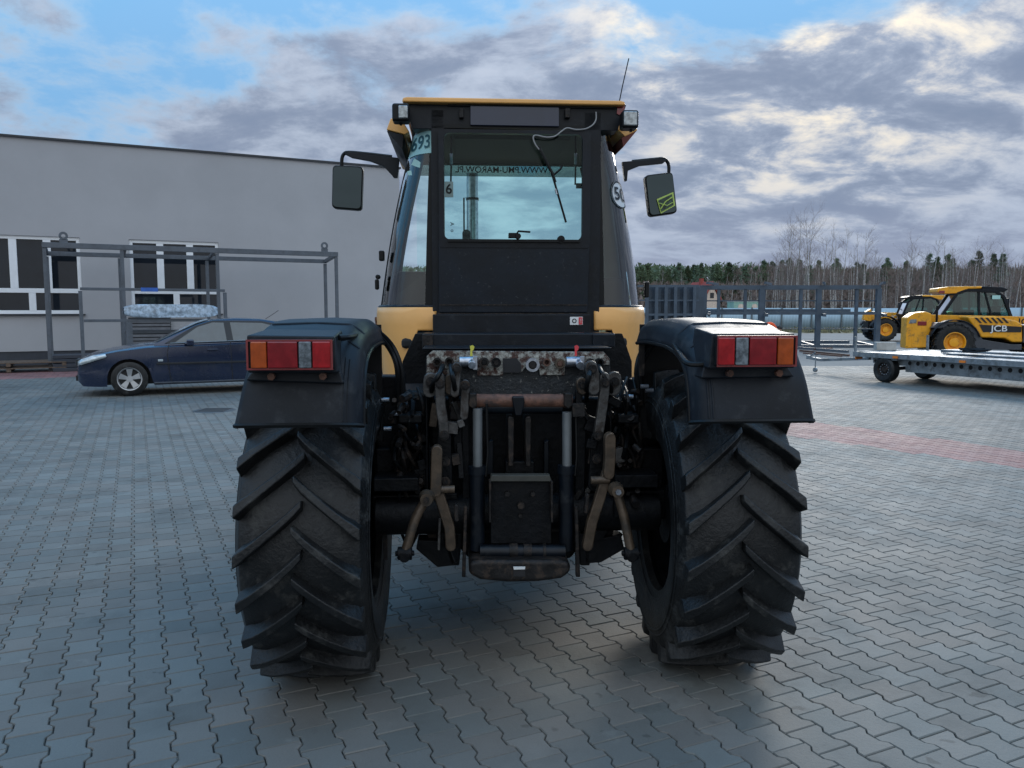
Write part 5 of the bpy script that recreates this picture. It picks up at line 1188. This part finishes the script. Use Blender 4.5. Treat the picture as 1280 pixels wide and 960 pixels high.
for (wx, wy) in ((0, .0), (-.3, 1.6)):
    w = empty('wheel', (wx, wy, .29), 0, tl)
    MB().lathe([(-.02, .16), (-.03, .24), (0, .285), (.05, .292), (.13, .292), (.175, .28), (.20, .24), (.19, .16)], 32, 'y').done('tyre', M['rubber'], w)
    b = MB(); b.lathe([(-.02, .165), (-.015, .15), (.03, .135), (.05, .10), (.02, .06), (.02, 0)], 28, 'y'); b.done('rim', M['worn'], w)
    b = MB()
    for k in range(12): a = k * math.pi / 6; b.cyl((.115 * math.cos(a), .025, .115 * math.sin(a)), (.115 * math.cos(a), .02, .115 * math.sin(a)), .014, n=8)
    b.done('rim_slots', M['silver'], w)
b = MB(); b.bb(-.30, .02, .50, .32, .22, .54); b.bb(-.32, .02, .42, -.29, .22, .53); b.done('wheel_arch', M['galv'], tl)
b = MB(); b.cyl((0, .1, .29), (-.28, 1.62, .29), .04, n=12); b.done('axle', M['worn'], tl)
# front stakes and the white block
for y in (0.0, W): b = MB(); b.bb(X0 - .04, y - .02, ZD, X0, y + .03, ZD + .36); b.done('corner_stake', M['galv'], tl)
for x, y in ((.35, -.05), (1.95, -.05)): b = MB(); b.bb(x - .06, y - .03, ZD - .085, x + .06, y, ZD - .035); b.done('side_marker', M['orng'], tl)
b = MB(); b.bb(X0 - .06, .05, ZD - .17, X0 - .03, .25, ZD - .11); b.done('side_marker', M['orng'], tl)
# ramps stowed on deck
b = MB(); b.bb(.45, 1.2, ZD + .02, X1, 1.75, ZD + .09); b.done('ramp', M['galv'], tl, bevel=.01); b = MB(); b.bb(.9, .7, ZD + .012, X1, 1.1, ZD + .05); b.done('ramp', M['galv'], tl, bevel=.01)
# drawbar to the coupling
k0 = G(1020, 466); loc = Matrix.Rotation(-math.atan2(ud.y, ud.x), 4, 'Z') @ (k0 - tp)
ap = Vector((loc.x, loc.y, .34))
for y in (.45, W - .45): b = MB(); b.bar((X0, y, ZD - .16), ap + Vector((.15, 0, 0)), .07); b.done('drawbar', M['galv'], tl, bevel=.004)
b = MB(); b.bar(ap + Vector((.2, 0, 0)), ap + Vector((-.22, 0, .03)), .07); b.box(ap + Vector((-.25, 0, .05)), (.14, .09, .10)); b.bar(ap + Vector((-.2, 0, .09)), ap + Vector((-.05, 0, .18)), .03); b.done('coupling_head', M['galv'], tl, bevel=.008)
b = MB(); b.cyl(ap + Vector((.05, -.08, .12)), ap + Vector((.05, -.08, -.22)), .014, n=10); b.cyl(ap + Vector((.05, -.11, -.26)), ap + Vector((.05, -.05, -.26)), .055, n=16); b.bar(ap + Vector((.05, -.08, .12)), ap + Vector((.2, -.08, .14)), .02); b.done('jockey_wheel', M['galv'], tl)
wbk = MB(); wbk.box((0, 0, .10), (.45, .22, .19)); o = wbk.done('white_block', M['stone'], bevel=.01); ref = tp + ud * (-.35) + Vector((-ud.y, ud.x, 0)) * (-1) * 0
o.location = AT(1106, 436, 19.1); o.location.z = ZD + .012; o.rotation_euler = (0, 0, math.atan2(ud.y, ud.x) + R(60)); tag(o, 'pale rectangular block lying on the front end of the flatbed trailer', 'block')
b = MB(); rg = random.Random(9)
for k in range(7):
    p = [Vector((rg.uniform(-.35, .35), rg.uniform(-.12, .12), rg.uniform(.01, .09))) for _ in range(4)]; b.tube(smooth(p, 3), .018, 6)
o = b.done('tangled_straps', M['chassis']); o.location = AT(1215, 443, 16.6); o.location.z = ZD + .09; tag(o, 'dark tangled lashing straps lying on the trailer deck', 'straps')

# ------------------------------------------------------------ telehandlers
def telehandler():
    t = empty('telehandler', (0, 0, 0))        # x forward, y to the machine's left; right side faces -y; origin under rear axle
    WB, HWD = 2.75, 1.12
    def P(name, b, m, bevel=.0, par=None, **k): return b.done(name, M[m], par or t, bevel=bevel, **k)
    b = MB(); b.bb(-.6, -.45, .45, WB + .7, .45, 1.05); P('chassis', b, 'chassis', .02)
    # counterweight / tail box
    b = MB(); b.prism([(-1.34, -.80, .38), (-.70, -.80, .42), (-.60, -.80, 1.10), (-.62, -.80, 1.50), (-.80, -.80, 1.56), (-1.12, -.80, 1.52), (-1.26, -.80, 1.42), (-1.34, -.80, 1.36)], (0, .75, 0)); P('tail_box', b, 'yellow2', .04, seg=3)
    b = MB(); b.bb(-1.02, -.82, 1.12, -.76, -.801, 1.25); P('tail_lamp', b, 'red2', .01)
    b = MB(); b.prism([(-1.28, -.815, 1.18), (-1.06, -.815, 1.20), (-1.06, -.815, 1.32), (-1.24, -.815, 1.31)], (0, .014, 0)); P('worn_decal', b, 'galv')
    for x in (-1.34, -1.18, -.90): b = MB(); b.bb(x, -.812, .46, x + .05, -.801, 1.10); P('box_rib', b, 'yellow2', .005)
    # boom
    b = MB(); b.prism([(-.9, -.16, 1.14), (4.6, -.16, 1.02), (4.6, -.16, 1.36), (-.9, -.16, 1.47)], (0, .32, 0)); P('boom', b, 'yellow2', .02)
    b = MB(); b.prism([(4.6, -.14, .95), (5.0, -.14, .35), (5.15, -.14, .35), (4.95, -.14, 1.25), (4.6, -.14, 1.34)], (0, .28, 0)); P('boom_head', b, 'yellow2', .02)
    b = MB(); b.bb(5.16, -.55, .25, 5.22, .55, 1.0); b.bb(5.2, -.5, .22, 6.2, -.38, .27); b.bb(5.2, .38, .22, 6.2, .5, .27); P('fork_carriage', b, 'chassis', .01)
    # engine pod, right side
    b = MB(); b.prism([(.30, -1.10, 1.40), (1.05, -1.10, 1.42), (1.70, -1.10, 1.28), (1.86, -1.10, 1.18), (1.90, -1.10, .62), (1.62, -1.10, .62), (1.40, -1.10, .74), (.74, -1.10, .76), (.58, -1.10, 1.0)], (0, .86, 0)); pod = P('engine_cover', b, 'yellow2', .05, seg=3)
    b = MB(); b.prism([(.66, -1.115, 1.16), (1.84, -1.115, 1.10), (1.84, -1.115, .93), (.78, -1.115, .93)], (0, .012, 0)); dk = P('name_field', b, 'inkb', 0, pod)
    lettering("JCB", .26, M['white'], lambda x, y, z: Vector((1.22 + x * 1.15, -1.124 + z, 1.035 + y)), dk)
    for k in range(6): b = MB(); x = .52 + k * .15; b.prism([(x, -1.115, 1.375), (x + .07, -1.115, 1.375), (x + .22, -1.115, 1.21), (x + .15, -1.115, 1.21)], (0, .012, 0)); P('grille_slot', b, 'inkb', 0, pod)
    b = MB(); b.prism([(-.68, -1.06, 1.05), (-.5, -1.06, 1.22), (.32, -1.06, 1.26), (.60, -1.06, .98), (.80, -1.06, .70), (1.6, -1.06, .56), (1.9, -1.06, .56), (1.9, -1.06, .38), (.7, -1.06, .38), (-.05, -1.06, 1.0)], (0, .6, 0)); P('side_skirt', b, 'mudgrey', .02)
    b = MB(); b.prism([(1.91, -1.08, 1.16), (2.7, -1.08, 1.22), (3.3, -1.08, 1.15), (3.3, -1.08, 1.0), (2.1, -1.08, .62), (1.91, -1.08, .60)], (0, .7, 0)); P('front_skirt', b, 'mudgrey', .03)
    # cab, left side
    y0, y1 = .12, 1.08
    prof = [(-.12, 1.38), (1.95, 1.38), (1.72, 2.02), (1.48, 2.20), (.62, 2.25), (.34, 2.14)]
    b = MB()
    for y in (y0, y1):
        for (p, q2) in zip(prof, prof[1:] + prof[:1]): b.bar((p[0], y, p[1]), (q2[0], y, q2[1]), .09)
        b.bar((1.02, y, 1.38), (.98, y, 2.22), .06); b.bar((1.40, y, 1.38), (1.15, y, 2.22), .05)
    for p in prof: b.bar((p[0], y0, p[1]), (p[0], y1, p[1]), .08)
    b.bb(-.1, y0, .8, 1.9, y1, 1.36); cabf = P('cab_frame', b, 'black', .008)
    for y, nm in ((y0 + .02, 'right_glass'), (y1 - .02, 'left_glass')): b = MB(); b.prism([(x, y, z) for x, z in prof], (0, .006, 0)); b.done('side_glass', M['teal'], cabf)
    b = MB(); b.add([(1.95, y0, 1.38), (1.95, y1, 1.38), (1.72, y1, 2.02), (1.72, y0, 2.02)], [(0, 1, 2, 3)]); b.done('windscreen', M['teal'], cabf)
    b = MB(); b.add([(-.12, y0, 1.38), (-.12, y1, 1.38), (.34, y1, 2.14), (.34, y0, 2.14)], [(0, 1, 2, 3)]); b.done('rear_glass', M['teal'], cabf)
    b = MB(); b.prism([(-.26, y0 - .04, 2.20), (-.10, y0 - .04, 2.13), (.38, y0 - .04, 2.15), (.66, y0 - .04, 2.29), (1.05, y0 - .04, 2.30), (1.05, y0 - .04, 2.38), (.1, y0 - .04, 2.37), (-.24, y0 - .04, 2.32)], (0, y1 - y0 + .08, 0)); P('cab_roof', b, 'yellow2', .03, cabf, seg=3)
    b = MB(); b.prism([(1.06, y0 - .03, 2.25), (1.7, y0 - .03, 2.18), (1.82, y0 - .03, 2.27), (1.65, y0 - .03, 2.34), (1.06, y0 - .03, 2.37)], (0, y1 - y0 + .06, 0)); P('roof_guard', b, 'black', .01, cabf)
    b = MB(); b.bb(-.20, y0 - .06, 2.15, -.04, y0 + .1, 2.24); P('cab_lamp', b, 'red2', .01, cabf)
    b = MB(); b.bb(1.36, y0 - .05, 1.96, 1.60, y0 - .045, 2.08); P('window_label', b, 'sticker', 0, cabf)
    b = MB(); b.bb(.45, .35, 1.36, .95, .85, 1.62); b.bb(.42, .38, 1.60, .56, .82, 2.05); P('seat', b, 'lining', .03, cabf)
    b = MB(); b.bb(1.45, .4, 1.36, 1.75, .8, 1.75); P('dashboard', b, 'lining', .03, cabf)
    b = MB(); b.tube([(-.9 + .55, -.35, 1.2), (-.35, -.35, 1.74)], .035, 8); P('exhaust', b, 'chassis')
    b = MB(); b.tube([(2.0, 1.1, 1.6), (2.2, 1.3, 1.7)], .02, 6); b.box((2.25, 1.34, 1.85), (.04, .18, .3)); P('mirror', b, 'black', .01)
    for x in (0, WB):
        for sg in (-1, 1):
            w = empty('wheel', (x, sg * .92, .60), R(0 if sg < 0 else 180), t)
            b = MB(); b.lathe([(-.19, .32), (-.215, .42), (-.20, .53), (-.15, .575), (0, .585), (.15, .575), (.20, .53), (.215, .42), (.19, .32)], 40, 'y')
            for k in range(18):
                for s2 in (-1, 1):
                    ph = 2 * math.pi * (k + (.5 if s2 > 0 else 0)) / 18; vs = []
                    for i in range(4):
                        f = i / 3; yy = s2 * (f * .215); a = ph - f * .22; rt_ = .615 - .02 * f; rbx = .575 - .05 * f * f
                        for dw, r in ((-.05, rbx), (-.035, rt_), (.035, rt_), (.05, rbx)): vs.append((r * math.cos(a + dw), yy, r * math.sin(a + dw)))
                    b.add(vs, [(i * 4 + j, i * 4 + j + 1, i * 4 + j + 5, i * 4 + j + 4) for i in range(3) for j in range(3)] + [(12, 13, 14, 15)])
            b.done('tyre', M['rubber'], w)
            b = MB(); b.lathe([(-.19, .325), (-.195, .30), (-.15, .28), (-.06, .27), (-.05, .16), (-.12, .14), (-.13, 0)], 32, 'y'); b.done('rim', M['yellow2'], w)
            b = MB()
            def mg(u, v, x=x, sg=sg):
                a = R(15 + 150 * u); return Vector((x + math.cos(a) * .72, sg * .92 + (v - .5) * .44, .60 + math.sin(a) * .70))
            b.grid(mg, 14, 3); b.done('mudguard', M['plastic'], t, solid=.03)
    b = MB(); b.cyl((0, -.8, .6), (0, .8, .6), .12, n=12); b.cyl((WB, -.8, .6), (WB, .8, .6), .12, n=12); P('axle', b, 'chassis')
    for sgy in (-1,):
        lettering("JCB", .28, M['inkb'], lambda x, y, z: Vector((2.30 + x * 1.1, -.166 + z, 1.235 + y - x * .02)), t)
        lettering("JCB", .26, M['white'], lambda x, y, z: Vector((2.0 - x * 1.1, .166 + z, 1.24 + y)), t)
    return t
t1 = telehandler(); tag(t1, 'yellow telehandler with open sided cab parked nearest, behind the flatbed trailer', 'telehandler', 'telehandlers parked on the right')
a1 = R(-13); d1 = Vector((math.cos(a1), math.sin(a1), 0)); n1 = Vector((-d1.y, d1.x, 0))
c = AT(1191, 433, 25.2); t1.location = Vector((c.x, c.y, 0)) + n1 * .92; t1.rotation_euler = (0, 0, a1)
t2 = copy_tree(t1); tag(t2, 'smaller looking farther telehandler, half hidden behind the near yellow machine', 'telehandler')
c = AT(1106, 412, 41.5); a2 = R(180 - 8); t2.rotation_euler = (0, 0, a2); d2 = Vector((math.cos(a2), math.sin(a2), 0)); n2 = Vector((-d2.y, d2.x, 0)); t2.location = Vector((c.x, c.y, 0)) - d2 * 2.75 - n2 * .92

for ch in list(t2.children):
    if ch.name.split('.')[0] in ('fork_carriage', 'boom_head', 'boom'): bpy.data.objects.remove(ch)
b = MB(); b.prism([(-.9, -.16, 1.14), (3.3, -.16, 1.10), (3.3, -.16, 1.50), (-.9, -.16, 1.47)], (0, .32, 0)); b.prism([(3.2, -.2, 1.0), (3.6, -.2, 1.1), (3.55, -.2, 1.5), (3.25, -.2, 1.68)], (0, .4, 0)); b.done('boom', M['yellow2'], t2, bevel=.02)

# ------------------------------------------------------------ trees
def tubev(vs, fs, p, q_, r0, r1, n=3):
    d = (q_ - p).normalized(); u = d.orthogonal().normalized(); w = d.cross(u); i0 = len(vs)
    for c, r in ((p, r0), (q_, r1)):
        for k in range(n): a = 2 * math.pi * k / n; vs.append(tuple(c + u * math.cos(a) * r + w * math.sin(a) * r))
    for k in range(n): fs.append((i0 + k, i0 + (k + 1) % n, i0 + n + (k + 1) % n, i0 + n + k))
def birch(seed, h, lean=0.0, spread=1.0, stems=1, dens=1.0):
    rg = random.Random(seed); tv, tf, cv, cf = [], [], [], []
    def twig(p, d, l, r, depth):
        segs = 3
        for s in range(segs):
            d = (d + Vector((rg.uniform(-.22, .22), rg.uniform(-.22, .22), rg.uniform(-.06, .20)))).normalized()
            q_ = p + d * l / segs; tubev(cv, cf, p, q_, r, r * .72); r *= .72
            if depth > 0:
                for _ in range(3 if depth == 1 else 2):
                    dd = (d + Vector((rg.uniform(-.9, .9), rg.uniform(-.9, .9), rg.uniform(-.3, .7)))).normalized(); twig(q_, dd, l * rg.uniform(.35, .6), r * .75, depth - 1)
            p = q_
    for st in range(stems):
        p = Vector((st * .5 * rg.uniform(-1, 1), st * .4 * rg.uniform(-1, 1), -.1)); d = Vector((lean + rg.uniform(-.06, .06) * (1 + st * 2), rg.uniform(-.06, .06), 1)).normalized(); n = 12; r = h * .0095
        hh = h * rg.uniform(.85, 1)
        for s in range(n):
            d = (d + Vector((rg.uniform(-.05, .05), rg.uniform(-.05, .05), .1))).normalized(); q_ = p + d * hh / n; r2 = r * (1 - .9 / n * (1 + s * .05)) ; r2 = max(.02, h * .0095 * (1 - (s + 1) / n) ** .8)
            tubev(tv, tf, p, q_, r, r2, 6); r = r2; p = q_
            if s > 2:
                for _ in range(int(dens * rg.choice((2, 3, 3)))):
                    a = rg.uniform(0, 6.28); up = rg.uniform(.5, 1.3); l = h * rg.uniform(.12, .24) * spread * (1.15 - .55 * s / n)
                    twig(p - d * rg.uniform(0, hh / n), Vector((math.cos(a), math.sin(a), up)).normalized(), l, max(.014, r * .32), 2)
    root = empty('birch_tree'); raw('trunk', tv, tf, M['bark'], root); raw('crown', cv, cf, M['twig'], root); return root
def pine(seed, h, mat_, low=.35, wd=.2, nm='pine_tree', n_=5200):
    rg = random.Random(seed); tv, tf, cv, cf = [], [], [], []
    p = Vector((0, 0, -.1)); d = Vector((0, 0, 1))
    for s in range(8):
        d = (d + Vector((rg.uniform(-.03, .03), rg.uniform(-.03, .03), .1))).normalized(); q_ = p + d * h * .95 / 8; tubev(tv, tf, p, q_, h * .013 * (1 - s / 8.6), h * .013 * (1 - (s + 1) / 8.6), 6); p = q_
    cl = []
    for k in range(150):
        f = rg.random() ** .85; z = h * (low + (1 - low) * f); rad = h * wd * 1.15 * (1.04 - f) ** .8 * rg.uniform(.3, 1); a = rg.uniform(0, 6.28)
        c = Vector((rad * math.cos(a), rad * math.sin(a), z)); cl.append((c, h * rg.uniform(.020, .042) * (1.15 - .5 * f))); tubev(tv, tf, Vector((0, 0, z - h * .04)), c, h * .003, h * .0012)
    cl.append((Vector((0, 0, h * .97)), h * .035))
    for k in range(n_):
        c, r = rg.choice(cl); v = Vector((rg.gauss(0, 1), rg.gauss(0, 1), rg.gauss(0, .55))); v = v.normalized() * r * rg.uniform(.5, 1.15); q_ = c + v
        a = Vector((rg.uniform(-1, 1), rg.uniform(-1, 1), rg.uniform(-.4, 1))).normalized() * h * rg.uniform(.012, .026); b_ = a.orthogonal().normalized() * h * .006
        i = len(cv); cv += [tuple(q_ - b_), tuple(q_ + b_), tuple(q_ + a)]; cf.append((i, i + 1, i + 2))
    root = empty(nm); raw('trunk', tv, tf, M['pbark'], root); raw('crown', cv, cf, mat_, root); return root
bproto = [birch(1, 12.5, 0, 1.1, 2), birch(2, 12, .05, 1), birch(3, 11, -.05, .9), birch(4, 12, .02, .75, 2, .8), birch(5, 9.5, .03, .8)]
pproto = [pine(11, 11, M['needle']), pine(12, 10.5, M['needle2'], .25, .17, n_=5600), pine(13, 11.5, M['needle'], .45, .17), pine(14, 9.5, M['needle2'], .15, .22, n_=6000)]
used = set()
def plant(proto, px, Y, s, lab, cat, grp, used=used):
    o = proto if id(proto) not in used else copy_tree(proto); used.add(id(proto))
    x = AT(px, 388, Y).x; o.location = (x, Y, 0); o.rotation_euler = (0, 0, random.uniform(0, 6.28)); o.scale = (s, s, s * random.uniform(.95, 1.08)); tag(o, lab, cat, grp)
    return o
random.seed(33)
def hscale(px, ytop, Y, h): return max(.3, AT(px, ytop, Y).z / h)
BH = [12.5, 12, 11, 12, 9.5]
ORD = 'leftmost second third fourth fifth sixth seventh eighth ninth tenth eleventh twelfth thirteenth fourteenth fifteenth sixteenth seventeenth eighteenth rightmost'.split()
tall = [(983, 283, 0), (996, 278, 1), (1010, 276, 0), (1024, 290, 2), (1041, 285, 3), (1052, 292, 1), (1066, 300, 3), (1078, 296, 1), (1090, 312, 2), (1135, 300, 0), (1150, 305, 2), (1163, 297, 1), (1180, 300, 3), (1192, 308, 2), (1216, 305, 0), (1228, 302, 1), (1252, 308, 3), (1268, 312, 2), (965, 318, 4), (824, 338, 4)]
tall.sort(key=lambda q_: q_[0]); nt_ = -2
for px, yt, k in tall:
    nt_ += 1
    Y = random.uniform(100, 112); plant(bproto[k], px, Y, hscale(px, yt, Y, BH[k]), ('low pale bare birch alone against the dark pines' if px == 824 else 'tall bare birch, %s%s of those rising above the treetops' % (ORD[max(0, nt_)], '' if nt_ in (0, 18) else ' from the left')), 'tree', 'bare birches beyond the fence' if px != 824 else None)
for k in range(120):
    px = random.uniform(955, 1480) if k > 14 else random.uniform(850, 960); Y = random.uniform(98, 125); j = random.choice((1, 2, 3, 4, 3)); yt = random.uniform(316, 340) if px > 955 else random.uniform(335, 350)
    plant(bproto[j], px, Y, hscale(px, yt, Y, BH[j]), 'slender bare birch standing among the forest edge trees', 'tree', 'slender birches at the forest edge')
PH = [11, 10.5, 11.5, 9.5]
for k in range(150):
    row = k % 3; px = 640 + (k / 150) * 860 - 60 + random.uniform(-7, 7) if k < 120 else random.uniform(-300, 600); Y = 128 + row * 9 + random.uniform(-3, 3); j = random.randrange(4)
    if px > 985 and k % 5 not in (0, 2): continue
    yt = random.uniform(328, 336) + (4 if px < 900 else 0) - (6 if px > 1150 else 0) + row * -1
    plant(pproto[j], px, Y, hscale(px, yt, Y, PH[j]), 'dark green pine in the solid forest edge beyond the fence', 'tree', 'pines of the forest edge')
# the wood behind and the brown undergrowth, each one mass
vv, ff = [], []
for k in range(42000):
    x = random.uniform(-60, 150); Y = random.uniform(112, 150); z = abs(random.gauss(0, 1)) * 3.2; z = min(z, 1.6 + Y * .030)
    a = Vector((random.uniform(-1, 1), random.uniform(-.5, .5), random.uniform(.4, 2))).normalized() * random.uniform(.4, 1.1); b_ = Vector((1, 0, 0)) * random.uniform(.06, .28); i = len(vv); q_ = Vector((x, Y, z))
    vv += [tuple(q_ - b_), tuple(q_ + b_), tuple(q_ + a)]; ff.append((i, i + 1, i + 2))
tag(raw('forest_undergrowth', vv, ff, M['brush']), 'brown bare undergrowth filling the forest edge below the trees', 'undergrowth', kind='stuff')
vv, ff = [], []
for k in range(80000):
    x = random.uniform(38, 190); Y = random.uniform(126, 156); top = 1.6 + Y * (.050 + .012 * mn.noise(Vector((x * .10, 5, 3))) + .010 * mn.noise(Vector((x * .6, 2, 9)))); z = random.uniform(0, 1) ** .8 * top
    a = Vector((random.uniform(-.5, .5), random.uniform(-.5, .5), random.uniform(.6, 2.2))).normalized() * random.uniform(.5, 1.3); b_ = Vector((1, 0, 0)) * random.uniform(.03, .12) * (1.2 - .7 * z / top); i = len(vv); q_ = Vector((x, Y, z))
    vv += [tuple(q_ - b_), tuple(q_ + b_), tuple(q_ + a)]; ff.append((i, i + 1, i + 2))
tag(raw('bare_wood', vv, ff, M['brush']), 'dense brown grey mass of leafless trees behind the birches on the right', 'wood', kind='stuff')
vv, ff = [], []
for k in range(130000):
    x = random.uniform(-260, 200); Y = random.uniform(158, 185); k_ = .93 if x > 48 else 1.0; top = 1.6 + Y * (.053 + .004 * mn.noise(Vector((x * .12, 0, 3))) + .006 * mn.noise(Vector((x * .5, 2, 3)))); z = random.uniform(0, 1) ** .7 * top * k_
    a = Vector((random.uniform(-1, 1), random.uniform(-.5, .5), random.uniform(-.2, 1.2))).normalized() * random.uniform(.5, 1.2); b_ = Vector((random.uniform(-1, 1), 0, random.uniform(-1, 1))) * random.uniform(.15, .45); i = len(vv); q_ = Vector((x, Y, z))
    vv += [tuple(q_ - b_), tuple(q_ + b_), tuple(q_ + a)]; ff.append((i, i + 1, i + 2))
tag(raw('distant_wood', vv, ff, M['needle2']), 'distant dark evergreen wood reading as one mass', 'wood', kind='stuff')
for p_ in bproto + pproto:
    if id(p_) not in used:
        for ch in list(p_.children): bpy.data.objects.remove(ch)
        bpy.data.objects.remove(p_)
